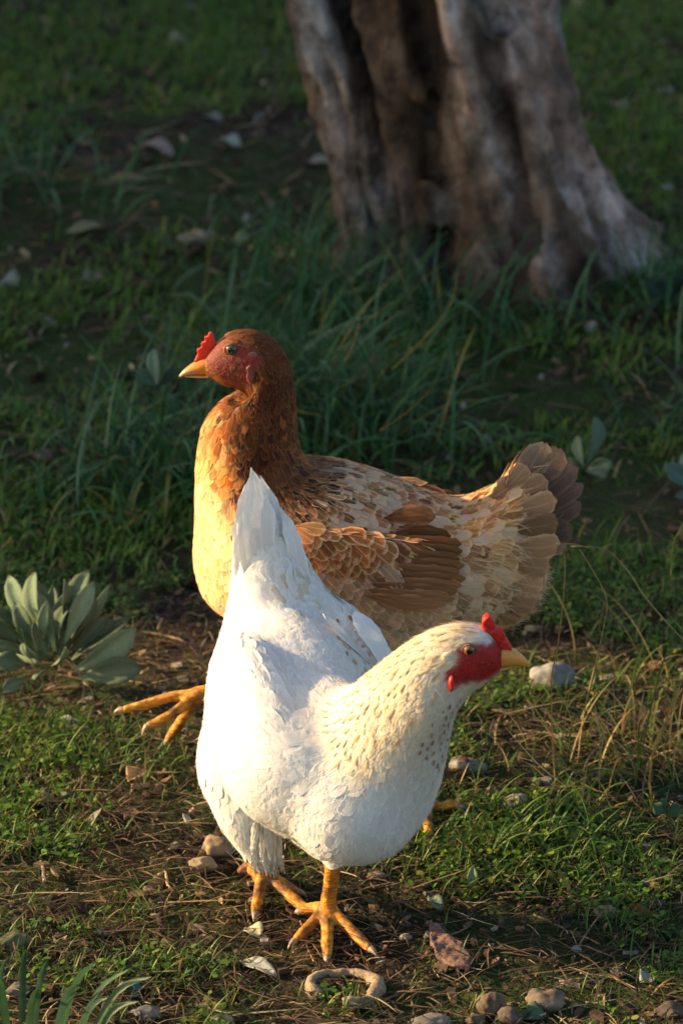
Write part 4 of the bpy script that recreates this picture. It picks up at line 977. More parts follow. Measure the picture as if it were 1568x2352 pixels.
def brown_hen():
    Y = 3.515; root = empty('hen', (G(860, 1830).x, Y, 0)); tag(root, 'brown hen striding left with chestnut neck and raised yellow foot', 'hen')
    A = loft([  # head
        (468, 824, 474, 862, Y, .0065), (486, 800, 494, 872, Y, .011), (508, 776, 516, 884, Y, .0145), (540, 760, 548, 892, Y, .0175), (575, 758, 566, 905, Y, .019), (612, 768, 580, 925, Y, .020), (648, 800, 545, 935, Y, .022), (668, 850, 512, 930, Y, .023), (676, 900, 492, 942, Y, .025),
        (679, 960, 470, 975, Y, .028), (681, 1005, 460, 1010, Y, .031), (694, 1045, 453, 1060, Y, .036), (722, 1068, 449, 1130, Y, .044), (800, 1076, 447, 1220, Y, .058), (880, 1098, 443, 1290, Y, .068), (950, 1124, 470, 1372, Y, .074), (1010, 1148, 560, 1425, Y, .077),
        (1060, 1158, 700, 1478, Y, .078), (1095, 1150, 840, 1500, Y, .076), (1125, 1135, 960, 1488, Y, .070), (1148, 1115, 1070, 1455, Y, .060), (1168, 1090, 1160, 1438, Y, .046), (1195, 1060, 1222, 1398, Y, .030), (1222, 1060, 1254, 1320, Y, .018)], 36, 3)
    # planted near leg and raised far leg
    hipN, hockN = P(900, 1440, Y - .035), P(960, 1640, Y - .05)
    jN = G(978, 1872) + Vector((0, 0, .010))
    thighN = tube_vf([hipN, P(925, 1540, Y - .042), P(950, 1620, Y - .048)], [.042, .03, .013], 14, 12)
    hipF, hockF = P(760, 1440, Y + .03), P(640, 1500, Y + .04)
    thighF = tube_vf([hipF, P(700, 1500, Y + .036), P(650, 1535, Y + .04)], [.04, .028, .013], 14, 12)
    jF = P(452, 1598, Y + .03)
    shankF = tube_vf([P(650, 1535, Y + .04), P(550, 1575, Y + .035), jF], [.008, .0066, .0078], 14, 12)
    parts = [A, thighN, thighF, shankF]
    tN = [toe(jN, 900, 1905), toe(jN, 930, 1950), toe(jN, 985, 1960)]
    bk = jN.copy(); back = [bk + Vector((.010, -.002, -.002)), bk + Vector((.020, -.003, .001)), bk + Vector((.026, -.003, -.001)), bk + Vector((.031, -.003, -.0035))]
    fp, cl = foot_parts(jN, tN + [back], .0044, P(950, 1620, Y - .048), .0068); parts += fp
    def tF(pts): return [P(x, y, Y + .03 + dy) for x, y, dy in pts]
    fp2, cl2 = foot_parts(jF, [tF([(395, 1600, 0), (330, 1620, -.004), (282, 1630, -.006), (262, 1637, -.006)]), tF([(410, 1630, -.015), (370, 1655, -.022), (338, 1668, -.026), (326, 1690, -.028)]), tF([(420, 1650, .012), (400, 1680, .02), (385, 1700, .024), (378, 1712, .024)])], .0046, None, .0066); parts += fp2
    me = remesh(parts, .0017, 5, 'body')
    relax(me, lambda c: np.clip((c[:, 2] - .10) / .03, 0, 1) * np.clip((.27 - c[:, 2]) / .03, 0, 1), 50)
    CH, CHd = (.085, .018, .006), (.11, .028, .010); OR, ORe = (.52, .17, .025), (.66, .30, .06); CR, CRe = (.78, .58, .35), (.86, .70, .48)
    WB, WBe = (.33, .115, .038), (.70, .42, .22); BF, BFe = (.54, .25, .09), (.84, .55, .29); WH, WHe = (.42, .19, .08), (.80, .64, .45)
    rows = []
    def g(x, y, dx, dy, L, w_, c, e, lift, yy=0.):
        Yn = Y - (.055 if x > 640 and y > 1080 else .025); a = P(x, y, Yn); b = P(x + dx, y + dy, Yn); dd = (b - a).normalized() + Vector((0, yy, 0))
        for s in (-1, 1): rows.append(((a.x, Y + s * .03, a.z), (dd.x, s * abs(yy) if yy else 0, dd.z), L, w_, c, e, lift))
    g(480, 800, 1, -.3, .004, .5, CHd, CHd, .0004); g(530, 765, 1, -.1, .006, .4, CH, CHd, .0005); g(600, 770, 1, .35, .008, .38, CH, CHd, .0008)
    g(650, 820, .3, 1, .010, .36, CH, CHd, .0012); g(610, 900, .05, 1, .011, .36, CH, CHd, .0012); g(560, 910, .05, 1, .009, .4, CHd, (.4, .2, .1), .0012)
    g(515, 900, -.2, 1, .008, .5, OR, ORe, .0012); g(480, 960, -.2, 1, .012, .5, OR, ORe, .0014); g(580, 1040, 0, 1, .017, .34, (.085, .024, .009), (.19, .06, .02), .0014); g(545, 930, 0, 1, .013, .36, (.12, .034, .012), (.24, .08, .025), .0014); g(530, 970, 0, 1, .014, .42, (.20, .06, .018), (.34, .12, .035), .0014)  # near neck: chestnut, darkened further to put the side away from sun into colour
    g(660, 950, .05, 1, .015, .36, CH, CHd, .0014); g(600, 1000, .0, 1, .018, .34, (.075, .022, .009), (.17, .055, .018), .0016); g(670, 1040, .25, 1, .020, .32, (.12, .034, .012), (.27, .09, .03), .0016)
    g(620, 1090, .2, 1, .022, .32, (.13, .036, .013), (.30, .11, .035), .0018); g(700, 1090, .6, 1, .023, .30, (.20, .06, .02), (.42, .18, .07), .0016); g(560, 1090, .0, 1, .020, .36, (.16, .05, .016), (.34, .12, .035), .0018)  # last neck guide also darkened with painted shade
    g(470, 1040, .0, 1, .015, .6, (.72, .38, .09), (.78, .48, .16), .0014); g(510, 1060, .1, 1, .016, .55, OR, ORe, .0016)
    for xx, yy_ in ((450, 1075), (468, 1095), (500, 1150), (540, 1200), (480, 1180), (600, 1260), (560, 1330), (620, 1350)): g(xx, yy_, .1, 1, .016, .75, CR, CRe, .0013)
    g(465, 1120, .05, 1, .016, .75, CR, CRe, .0013); g(480, 1200, .1, 1, .018, .8, CR, CRe, .0013); g(460, 1290, .3, 1, .018, .8, (.70, .49, .26), CRe, .0014); g(520, 1370, 1, .6, .018, .75, CR, CRe, .0016)
    g(560, 1260, .3, 1, .018, .8, CR, CRe, .0014); g(640, 1420, 1, .3, .018, .6, (.6, .42, .24), CRe, .0016)
    g(680, 1120, .9, 1, .022, .34, (.28, .10, .04), (.5, .24, .1), .0014); g(760, 1090, 1, .4, .018, .36, WH, WHe, .0014); g(850, 1110, 1, .4, .019, .38, WH, WHe, .0014); g(930, 1140, 1, .25, .020, .4, (.40, .21, .12), (.60, .45, .33), .0014)
    g(740, 1150, 1, .6, .018, .40, (.36, .18, .10), WHe, .0014); g(840, 1170, 1, .3, .019, .42, (.38, .19, .10), (.64, .50, .38), .0014)
    g(720, 1200, 1, 1., .017, .62, WB, WBe, .0016); g(800, 1250, 1, 1., .018, .68, WB, WBe, .0016); g(880, 1230, 1, .8, .019, .60, WB, WBe, .0016); g(860, 1320, 1, .7, .022, .62, WB, WBe, .0018)
    g(960, 1300, 1, .5, .026, .5, (.28, .115, .05), WBe, .0016); g(780, 1360, 1, .4, .024, .5, (.42, .22, .11), BFe, .0016)
    g(1000, 1180, 1, -.05, .019, .5, (.42, .22, .11), BFe, .0015); g(1060, 1180, 1, -.1, .020, .6, (.48, .27, .13), BFe, .0018); g(1050, 1240, 1, .25, .022, .6, BF, BFe, .0020)
    g(1120, 1150, 1, -.7, .024, .55, BF, BFe, .0022); g(1170, 1110, 1, -1.2, .030, .5, (.40, .22, .12), BFe, .0022); g(1130, 1220, 1, -.1, .028, .60, BF, BFe, .0030); g(1220, 1180, 1, -.2, .034, .62, (.42, .26, .16), (.58, .42, .3), .0030)
    g(1120, 1300, 1, .55, .032, .55, (.60, .37, .21), BFe, .0034); g(1210, 1280, 1, .2, .034, .62, (.52, .36, .24), (.66, .50, .37), .0034); g(1250, 1370, 1, .3, .030, .6, (.62, .46, .32), (.74, .60, .46), .0034); g(1160, 1400, 1, .35, .028, .5, (.60, .42, .28), (.72, .58, .44), .0026)
    g(1060, 1420, .8, .5, .020, .45, (.55, .38, .24), (.68, .52, .38), .002); g(960, 1440, 1, .6, .016, .4, (.60, .45, .30), (.74, .62, .48), .002); g(850, 1470, .6, .8, .016, .45, (.64, .46, .26), (.76, .60, .38), .002)
    g(940, 1560, .1, 1, .015, .4, (.62, .45, .27), CRe, .002)
    for xx, yy_ in ((700, 1440), (780, 1460), (850, 1475), (920, 1470), (990, 1450)): g(xx, yy_, 1, .7, .017, .5, (.74, .60, .46), (.84, .74, .62), .002)
    guide = Guide(rows)
    face = [(464, 838), (472, 818), (492, 800), (515, 792), (545, 786), (575, 792), (596, 808), (600, 828), (588, 846), (578, 868), (570, 888), (545, 892), (515, 886), (495, 872), (476, 862)]
    head = lambda co: np.where(co[:, 2] > .25, dist_poly(flat_px(co, Y - .016), face), 60.)
    jz = float(jN.z)
    def legz(co):
        fx = full_px(co)
        near = np.where((fx[:, 1] > 1610) & (fx[:, 0] > 820), -1., 1.)
        far = np.where((fx[:, 0] < 640) & (fx[:, 1] > 1480) & (fx[:, 1] < 1760), -1., 1.)
        return np.minimum(near, far) * .01
    paint_body(me, guide, [(lambda co: head(co) + 9 * np.array([noise.noise(Vector(p) * 240) for p in co]) + 3, (.15, .019, .012), 5.), (lambda co: np.where(co[:, 2] > .25, dist_poly(flat_px(co, Y), [(500, 872), (520, 868), (560, 885), (548, 900), (520, 890)]), 60.), (.34, .012, .008), 3.),
                           (lambda co: np.where(co[:, 2] > .25, dist_poly(flat_px(co, Y), [(545, 786), (590, 802), (590, 822), (572, 826), (560, 800)]), 60.), (.30, .022, .016), 4.)], legz, (.55, .26, .035))
    bvh = bvh_of(me); link('body', me, M_BODY, root)
    excl = lambda p: (head(p) < 1.) | (legz(p) < 0)
    p, d, L, W_, c, e, lf = cover(me, bvh, guide, 60000, .27, excl, .2)
    fx = flat_px(p, Y - .05)
    # coarse streaks: some back feathers almost white, some dark brown
    rnd = RNG.random(len(p)); bk_ = (fx[:, 0] > 700) & (fx[:, 0] < 1010) & (fx[:, 1] < 1215)
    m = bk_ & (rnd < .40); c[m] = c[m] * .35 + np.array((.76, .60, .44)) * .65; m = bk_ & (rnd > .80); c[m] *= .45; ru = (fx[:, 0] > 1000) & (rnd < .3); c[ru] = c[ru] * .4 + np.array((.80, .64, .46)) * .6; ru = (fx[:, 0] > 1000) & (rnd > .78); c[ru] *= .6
    dk = dist_poly(fx, [(530, 905), (600, 880), (700, 870), (705, 1030), (770, 1110), (640, 1150), (570, 1110), (535, 1000)]) < 0; c[dk] *= .55; e[dk] *= .6; dk = (fx[:, 1] < 900); c[dk] *= .7; e[dk] *= .75  # near neck darkened again, shade painted over its chestnut; crown a darker maroon
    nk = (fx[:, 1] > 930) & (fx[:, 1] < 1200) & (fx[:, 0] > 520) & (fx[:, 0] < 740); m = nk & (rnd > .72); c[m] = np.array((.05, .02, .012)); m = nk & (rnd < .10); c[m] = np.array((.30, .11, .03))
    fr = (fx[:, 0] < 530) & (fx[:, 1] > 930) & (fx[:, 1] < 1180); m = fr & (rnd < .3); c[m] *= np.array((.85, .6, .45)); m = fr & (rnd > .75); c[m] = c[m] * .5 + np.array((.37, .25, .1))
    mot = (fx[:, 0] < 640) & (fx[:, 1] > 1180); m = mot & (rnd < .2); c[m] = c[m] * np.array((.95, .85, .6))
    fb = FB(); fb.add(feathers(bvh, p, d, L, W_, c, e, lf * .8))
    # down on the flank and vent
    q = tri_sample(me, 16000); qf = flat_px(q, Y); k = ((qf[:, 0] > 820) & (qf[:, 0] < 1060) & (qf[:, 1] > 1400) & (qf[:, 1] < 1560)) | ((qf[:, 0] > 1040) & (qf[:, 1] > 1370)); q = q[k][:1800]; dd, v = guide(q); dd = dd + RNG.normal(0, .3, dd.shape)
    fb.add(down(bvh, q, dd, RNG.uniform(.008, .018, len(q)), jitter_cols(v[:, 5:8], v[:, 5:8], .1)[0], .0005, .35))
    q = tri_sample(me, 22000); q = q[~excl(q)]; dd, v = guide(q); dd = dd + RNG.normal(0, .22, dd.shape)
    fb.add(down(bvh, q, dd, v[:, 0] * RNG.uniform(.25, .5, len(q)), jitter_cols(v[:, 2:5] * .5 + v[:, 5:8] * .5, v[:, 5:8], .2)[0], .00042, .10, .5, .0009))
    q = tri_sample(me, 60000); q = q[head(q) < 0][:500]; dd, v = guide(q); fb.add(down(bvh, q, dd, RNG.uniform(.0015, .003, len(q)), jitter_cols(np.tile((.30, .16, .10), (len(q), 1)), v[:, 5:8], .2)[0], .0003, .2))
    fb.build('plumage', root)
    # wings, folded against each side
    for s in (-1, 1):
        Yw = Y + s * .068; Yq = Y - .061
        def wp(x, y, out=0.): 
            a = P(x, y, Y - .075); h, nn, _, _ = bvh.ray_cast(Vector((a.x, Y + s * .3, a.z)), Vector((0, -s, 0)))
            b = h.y if h else Y + s * .05
            return Vector((a.x, b + s * (.004 + out), a.z))
        V, F = loft([(668, 1200, 650, 1235, Yq, .003), (700, 1205, 680, 1295, Yq, .009), (760, 1215, 740, 1345, Yq, .012), (850, 1225, 830, 1375, Yq, .012), (940, 1240, 920, 1388, Yq, .010), (1010, 1250, 1000, 1386, Yq + .004, .006), (1050, 1320, 1045, 1375, Yq + .008, .002)], 20, 3)
        if s > 0: V[:, 1] = 2 * Y - V[:, 1]
        wm = remesh([(V, F)], .0025, 6, 'wing'); wb = bvh_of(wm)
        wr = []
        def h(x, y, dx, dy, L, w_, c, e, lift):
            a = P(x, y, Y - .075); b = P(x + dx, y + dy, Y - .075); dd = (b - a).normalized(); wr.append(((a.x, Yw, a.z), tuple(dd), L, w_, c, e, lift))
        h(680, 1200, 1, .8, .014, .7, (.42, .20, .09), WBe, .0016); h(740, 1190, 1, .6, .015, .6, (.38, .17, .08), WHe, .0016); h(720, 1280, .8, 1, .016, .75, WB, WBe, .0018); h(790, 1260, 1, .9, .017, .72, WB, WBe, .0018)
        h(860, 1220, 1, .5, .018, .6, WB, WHe, .0018); h(860, 1290, 1, 1, .021, .70, (.36, .18, .09), WBe, .0020); h(780, 1340, 1, .8, .022, .66, (.46, .27, .15), BFe, .0020); h(930, 1290, 1, .7, .024, .55, (.27, .11, .05), WBe, .002); h(900, 1360, 1, .35, .026, .4, (.36, .18, .08), BFe, .0014); h(1000, 1340, 1, .5, .022, .4, (.20, .08, .04), (.3, .15, .08), .001)
        wg = Guide(wr); c0 = wg(coords(wm))[1][:, 2:5]; setattrs(wm, {'Col': c0, 'leg': np.zeros(len(c0))})
        wo = link('wing', wm, M_BODY, root)
        pw, dw, Lw, Ww, cw, ew, lw = cover(wm, wb, wg, 14000, .27, lambda p: flat_px(p, Y)[:, 0] > 1000, .2)
        fb = FB(); fb.add(feathers(wb, pw, dw, Lw, Ww, cw, ew, lw * .9, l0=.0012)); qw = tri_sample(wm, 1500); dq, vq = wg(qw); dq = dq + RNG.normal(0, .2, dq.shape); fb.add(down(wb, qw, dq, vq[:, 0] * RNG.uniform(.25, .5, len(qw)), jitter_cols(vq[:, 2:5] * .5 + vq[:, 5:8] * .5, vq[:, 5:8], .2)[0], .0004, .1, .5, .0012))
        o = fb.build('covert_feathers', wo); o.matrix_parent_inverse = Matrix.Identity(4)
        # long flight feathers
        for i in range(11 if s < 0 else 7):
            f = i / 10; r0 = wp(840 + 70 * f, 1362 - 118 * f, -.001 + .002 * f); t0 = wp(1030 + 34 * math.sin(f * 2.6) + random.uniform(-12, 10), 1380 - 126 * f, .001 + .0035 * f)
            t0.y = r0.y + s * .003 - s * .010 * (1 - f) * .3
            kk = random.uniform(.82, 1.12); cc = np.array((.33, .15, .065)) * kk * (1.25 - .7 * f)
            ff = FB(); ff.add(single(r0, t0, .0150, (0, s, -.12), cc, cc * 1.25, -.03 * s * (-1), .03)); o = ff.build('flight_feather', wo); o.matrix_parent_inverse = Matrix.Identity(4)
        for (x1, y1, x2, y2, wd, cc) in () if s > 0 else ((885, 1222, 1000, 1205, .016, (.17, .075, .032)), (900, 1250, 1010, 1262, .015, (.20, .09, .04)), (860, 1290, 925, 1350, .013, (.42, .27, .17)), (905, 1262, 965, 1330, .012, (.40, .24, .15))):
            a = wp(x1, y1, .002); b = wp(x2, y2, .003); ff = FB(); ff.add(single(a, b, wd, (0, s, .1), cc, np.array(cc) * 1.7, .05, .10)); o = ff.build('flight_feather', wo); o.matrix_parent_inverse = Matrix.Identity(4)
    # tail
    tl = None
    TF = [((1160, 1190), (1250, 1016), .027, -.012, (.25, .17, .115)), ((1145, 1200), (1292, 1034), .024, -.008, (.20, .125, .085)), ((1150, 1215), (1322, 1072), .021, -.004, (.17, .105, .075)), ((1155, 1225), (1338, 1114), .020, 0., (.16, .10, .075)), ((1160, 1235), (1334, 1158), .019, .004, (.15, .095, .07)), ((1180, 1260), (1312, 1212), .020, -.006, (.14, .09, .065)), ((1180, 1250), (1300, 1250), .02, .006, (.3, .2, .14)),
          ((1175, 1190), (1275, 1026), .022, .010, (.2, .13, .09)), ((1160, 1200), (1314, 1060), .020, .013, (.18, .11, .08))]
    for i, (a, b, wd, dy, cc) in enumerate(TF):
        e_ = np.array(cc) * 1.65
        ff = FB(); ff.add(single(P(*a, Y + dy * .5), P(*b, Y + dy), wd * random.uniform(.92, 1.1), (.25, -1, .15), cc, e_, .03, .12, np.interp(np.linspace(0, 1, 13), [0, .2, .5, .8, .93, 1], [.2, .6, .9, 1, .75, .12])))
        if tl is None: tl = ff.build('tail', root)
        else:
            o = ff.build('tail_feather', tl); o.matrix_parent_inverse = Matrix.Identity(4)
    # big soft tail coverts, laid like shingles from the tip side back to the rump
    ff = FB(); ff2 = FB()
    for (x, y, x2, y2, wd) in ((1165, 1135, 1210, 1075, .017), (1190, 1150, 1258, 1110, .020), (1180, 1180, 1278, 1150, .021), (1180, 1215, 1282, 1200, .022), (1185, 1250, 1285, 1245, .022), (1180, 1290, 1260, 1300, .021), (1180, 1330, 1246, 1345, .020), (1160, 1365, 1228, 1388, .019), (1140, 1390, 1195, 1412, .017),
                                 (1130, 1160, 1190, 1105, .018), (1130, 1190, 1215, 1165, .019), (1120, 1220, 1210, 1215, .019), (1110, 1250, 1200, 1275, .019), (1100, 1290, 1185, 1345, .020), (1080, 1290, 1130, 1385, .019), (1080, 1200, 1150, 1180, .016), (1070, 1230, 1140, 1240, .017), (1060, 1260, 1120, 1310, .017)):
        a = P(x, y, Y - .035); h_, nn, _, _ = bvh.ray_cast(Vector((a.x, Y - .3, a.z)), Vector((0, 1, 0))); yy = (h_.y if h_ else Y - .02)
        cc = np.array((.56, .30, .15)) * random.uniform(.55, 1.2); cc = cc * (1.15 if y > 1240 else .78)
        xm = (x2 - 1060) / 220
        for s in (-1, 1):
            if s > 0 and y < 1200: continue
            yo = abs(yy - Y); (ff if s < 0 else ff2).add(single(Vector((a.x, Y + s * (yo + .001), a.z)), Vector((P(x2, y2, Y - .02).x, Y + s * (max(.012, yo * .55) + .003), P(x2, y2, Y - .02).z)), wd, (.1, s, .1), cc, cc * 1.5, random.uniform(-.03, .05) * s, random.uniform(.08, .22)))
    q = tri_sample(me, 30000); qf = flat_px(q, Y - .03); q = q[(qf[:, 0] > 1090) & (qf[:, 1] > 1080)][:700]; dd, v = guide(q); dd = dd + RNG.normal(0, .2, dd.shape); ff.add(down(bvh, q, dd, RNG.uniform(.012, .026, len(q)), jitter_cols(v[:, 5:8], v[:, 5:8], .12)[0], .0005, .22, .4, .002))
    for f_ in (ff, ff2):
        o = f_.build('tail_coverts', tl); o.matrix_parent_inverse = Matrix.Identity(4)
    # black sliver painting the shade of the wing-tip gap over the back
    ff = FB(); ff.add(single(P(925, 1132, Y + .03), P(985, 1152, Y + .035), .007, (0, -.5, 1), (.03, .02, .015), (.06, .03, .02))); ff.build('gap_shade', root)
    # head
    hb = bvh
    comb = solid_px([(452, 842), (446, 828), (455, 812), (452, 802), (463, 797), (462, 786), (472, 784), (470, 772), (478, 772), (480, 763), (487, 762), (492, 777), (497, 790), (490, 806), (484, 822), (474, 836), (462, 843)], Y, .0032, .0006, 5, 'comb', .0004)
    link('comb', flatcol(comb, (.62, .03, .012)), M_COMB, root)
    V, F = loft([(474, 820, 478, 862, Y, .0062), (460, 824, 464, 861, Y, .0058), (444, 832, 449, 861, Y, .0048), (430, 842, 433, 862, Y, .0036), (419, 852, 421, 864, Y, .0022), (411, 863, 413, 868, Y, .0006)], 18, 3)
    mb = MB(); cc = np.tile((.62, .20, .022), (len(V), 1)); fxx = flat_px(V, Y); cc[(fxx[:, 1] > 850) & (fxx[:, 0] < 450)] = (.38, .25, .16); mb.add(V, F, cc); mb.build('upper_beak', M_HORN, root)
    V, F = loft([(476, 855, 480, 868, Y, .0055), (455, 857, 460, 868, Y, .0045), (436, 860, 440, 867, Y, .003), (422, 862, 424, 866, Y, .001)], 14, 3)
    mb = MB(); mb.add(V, F, (.45, .22, .06)); mb.build('lower_beak', M_HORN, root)
    me_ = mat_eye((.10, .075, .03))
    for s in (-1, 1):
        eyeball(root, hb, 531, 808, Y, s, .0050, me_, .30)
        def blob(x, y, rx, rz, ry, name, c):
            a = P(x, y, Y - .018); h_, nn, _, _ = hb.ray_cast(Vector((a.x, Y + s * .1, a.z)), Vector((0, -s, 0))); b = h_ if h_ else a
            V, F = ellipsoid(b, [(rx, 0, 0), (0, ry, 0), (0, 0, rz)], 16, 10); V = V + np.array([noise.noise_vector(Vector(v) * 200) for v in V]) * .0012
            link(name, mesh_np(name, V, F, {'Col': np.tile(c, (len(V), 1))}), M_COMB, root)
        blob(581, 818, .0036, .0032, .0009, 'earlobe', (.20, .095, .07)); blob(575, 858, .0034, .0075, .0009, 'wattle', (.16, .035, .028))
    for V, F in cl + cl2:
        link('claw', mesh_np('claw', V, F, {'Col': np.tile((.33, .22, .15), (len(V), 1))}), M_CLAW, root)
    # loose feather tips round the ear
    return root

def white_hen():
    root = empty('hen', (G(690, 2110).x, 3.27, 0)); tag(root, 'white hen facing right in front with raised white tail and speckled cream neck', 'hen')
    YH = 3.185
    neck = loft([(700, 1700, 900, 1960, 3.235, .056), (735, 1640, 985, 1870, 3.228, .052), (790, 1590, 1016, 1790, 3.215, .046), (845, 1545, 1030, 1722, 3.203, .040), (895, 1502, 1040, 1668, 3.192, .034), (945, 1466, 1052, 1628, 3.188, .028), (990, 1444, 1068, 1605, 3.186, .0245),
                 (1040, 1433, 1080, 1588, YH, .0215), (1085, 1434, 1100, 1578, YH, .020), (1118, 1446, 1122, 1562, YH, .0165), (1140, 1464, 1138, 1550, YH, .0125), (1153, 1482, 1150, 1540, YH, .0075)], 34, 4)
    F_ = Vector((math.sin(R(20)), -math.cos(R(20)), 0)); L_ = Vector((math.cos(R(20)), math.sin(R(20)), 0)); Up = Vector((0, 0, 1))
    tilt = (F_ - Up * .45).normalized(); tup = tilt.cross(L_).normalized()
    if tup.z < 0: tup = -tup
    body = ellipsoid(P(686, 1668, 3.30), [tilt * .100, L_ * .0665, tup * .068], 36, 24)
    breast = ellipsoid(P(812, 1822, 3.225), [(.0535, 0, 0), (0, .056, 0), (0, 0, .052)], 28, 20)
    crop = ellipsoid(P(700, 1748, 3.242), [(.062, 0, 0), (0, .055, 0), (0, 0, .054)], 28, 20)
    rump = loft([(478, 1640, 860, 1600, 3.345, .060), (470, 1560, 818, 1530, 3.36, .056), (498, 1480, 782, 1450, 3.375, .048), (515, 1420, 764, 1400, 3.382, .042), (528, 1340, 736, 1340, 3.388, .034), (533, 1250, 694, 1270, 3.39, .026), (540, 1190, 660, 1210, 3.39, .018), (556, 1145, 628, 1168, 3.385, .009), (566, 1110, 610, 1122, 3.382, .005), (575, 1084, 590, 1090, 3.38, .002)], 30, 4)
    wingR = ellipsoid(P(596, 1650, 3.262), [tilt * .072, L_ * .028, tup * .050], 26, 18)
    wingL = ellipsoid(P(815, 1500, 3.355), [(tilt + L_ * .25).normalized() * .062, (L_ - tilt * .25).normalized() * .022, tup * .030], 26, 18)
    thighR = tube_vf([P(566, 1780, 3.31), P(574, 1870, 3.30), P(592, 1940, 3.298), P(600, 1990, 3.298)], [.036, .025, .0150, .009], 18, 16)
    flank = ellipsoid(P(545, 1740, 3.32), [(.031, 0, 0), (0, .045, 0), (0, 0, .045)], 20, 14)
    thighL = tube_vf([P(760, 1850, 3.27), P(770, 1930, 3.26), P(768, 1975, 3.252)], [.040, .03, .014], 18, 12)
    saddle = ellipsoid(P(738, 1670, 3.252), [(.042, 0, 0), (0, .044, 0), (0, 0, .040)], 20, 14)
    parts = [neck, body, breast, crop, rump, wingR, wingL, thighR, flank, thighL, saddle]
    jL = G(752, 2118) + Vector((0, 0, .011)); jR = G(604, 2040) + Vector((0, 0, .012))
    fpL, clL = foot_parts(jL, [toe(jL, 676, 2172), toe(jL, 751, 2210), toe(jL, 852, 2190), [jL + Vector((-.010, .008, -.003)), jL + Vector((-.018, .010, -.006)), jL + Vector((-.021, .011, -.008)), jL + Vector((-.025, .012, -.010))]], .0052, P(768, 1960, 3.25), .0066)
    fpR, clR = foot_parts(jR, [toe(jR, 586, 2108), toe(jR, 712, 2104), toe(jR, 683, 2058), [jR + Vector((-.006, .012, -.004)), jR + Vector((-.009, .022, -.007)), jR + Vector((-.010, .026, -.008)), jR + Vector((-.011, .030, -.010))]], .0052, P(586, 1920, 3.30), .0080)
    parts += fpL + fpR
    me = remesh(parts, .0017, 16, 'body')
    relax(me, lambda c: np.clip((c[:, 2] - .085) / .03, 0, 1) * np.clip((.085 - c[:, 0]) / .03, 0, 1) * np.clip((.30 - c[:, 2]) / .05, .15, 1), 150)
    W1, W2 = (.82, .80, .76), (.88, .87, .84); CRM, CRMe = (.76, .60, .38), (.82, .71, .52)
    rows = []
    def g(x, y, Y_, x2, y2, Y2, L, w_, c, e, lift):
        a = P(x, y, Y_); b = P(x2, y2, Y2); rows.append((tuple(a), tuple((b - a).normalized()), L, w_, c, e, lift))
    # head and neck
    g(1120, 1450, YH, 1060, 1436, YH, .005, .45, (.80, .76, .68), W2, .0004); g(1060, 1440, YH, 990, 1455, YH, .008, .42, CRM, CRMe, .0006); g(1020, 1500, 3.165, 960, 1540, 3.17, .009, .4, CRM, CRMe, .0010)
    g(1000, 1560, 3.16, 950, 1620, 3.165, .011, .42, (.80, .70, .54), W2, .0012); g(940, 1500, 3.18, 880, 1560, 3.19, .012, .4, CRM, CRMe, .0012); g(900, 1580, 3.17, 840, 1660, 3.175, .014, .42, (.76, .62, .40), CRMe, .0014); g(960, 1650, 3.155, 920, 1720, 3.16, .013, .5, (.80, .68, .48), W2, .0013)
    g(800, 1620, 3.19, 740, 1680, 3.2, .015, .42, (.80, .70, .55), W2, .0014); g(840, 1700, 3.17, 800, 1770, 3.17, .016, .45, (.78, .66, .46), W2, .0014); g(1030, 1650, 3.17, 1010, 1720, 3.17, .010, .5, (.70, .58, .46), (.80, .72, .6), .001); g(1000, 1740, 3.16, 980, 1810, 3.16, .014, .6, (.76, .68, .56), W2, .001)
    # breast
    g(880, 1800, 3.16, 860, 1870, 3.17, .016, .8, W1, W2, .0007); g(820, 1900, 3.17, 790, 1960, 3.19, .016, .8, W1, W2, .0007); g(940, 1880, 3.17, 920, 1940, 3.19, .015, .8, W1, W2, .0007); g(720, 1850, 3.19, 690, 1910, 3.21, .016, .8, W1, W2, .0008); g(640, 1800, 3.22, 600, 1850, 3.25, .018, .7, W1, W2, .001)
    g(740, 1760, 3.19, 690, 1800, 3.2, .017, .7, W1, W2, .0009); g(800, 1960, 3.22, 740, 1975, 3.26, .014, .7, W1, W2, .001)
    # back, wings, tail
    g(720, 1650, 3.24, 680, 1580, 3.29, .020, .6, W1, W2, .001); g(620, 1680, 3.22, 570, 1600, 3.27, .024, .6, W1, W2, .0014); g(560, 1600, 3.27, 530, 1520, 3.32, .024, .55, W1, W2, .0014); g(660, 1560, 3.28, 620, 1480, 3.33, .020, .6, W1, W2, .0016); g(820, 1520, 3.33, 790, 1450, 3.37, .018, .6, (.78, .72, .62), W2, .0018)
    g(740, 1480, 3.34, 710, 1400, 3.36, .018, .6, (.80, .77, .70), W2, .0018); g(640, 1440, 3.33, 620, 1370, 3.35, .020, .62, W1, W2, .0024); g(690, 1360, 3.355, 660, 1290, 3.36, .020, .6, (.78, .76, .72), W2, .0024); g(590, 1320, 3.35, 580, 1230, 3.36, .022, .5, W1, W2, .0018); g(600, 1200, 3.37, 590, 1110, 3.375, .015, .5, W1, W2, .001)
    g(500, 1500, 3.35, 480, 1440, 3.38, .020, .5, W1, W2, .002); g(480, 1640, 3.32, 465, 1700, 3.34, .018, .55, W1, W2, .0012); g(500, 1780, 3.30, 510, 1850, 3.30, .018, .5, W1, W2, .0014); g(560, 1900, 3.28, 580, 1980, 3.29, .017, .35, W1, W2, .0014); g(610, 1960, 3.28, 612, 2030, 3.28, .018, .3, (.78, .72, .6), W2, .002)
    guide = Guide(rows, 3.4)
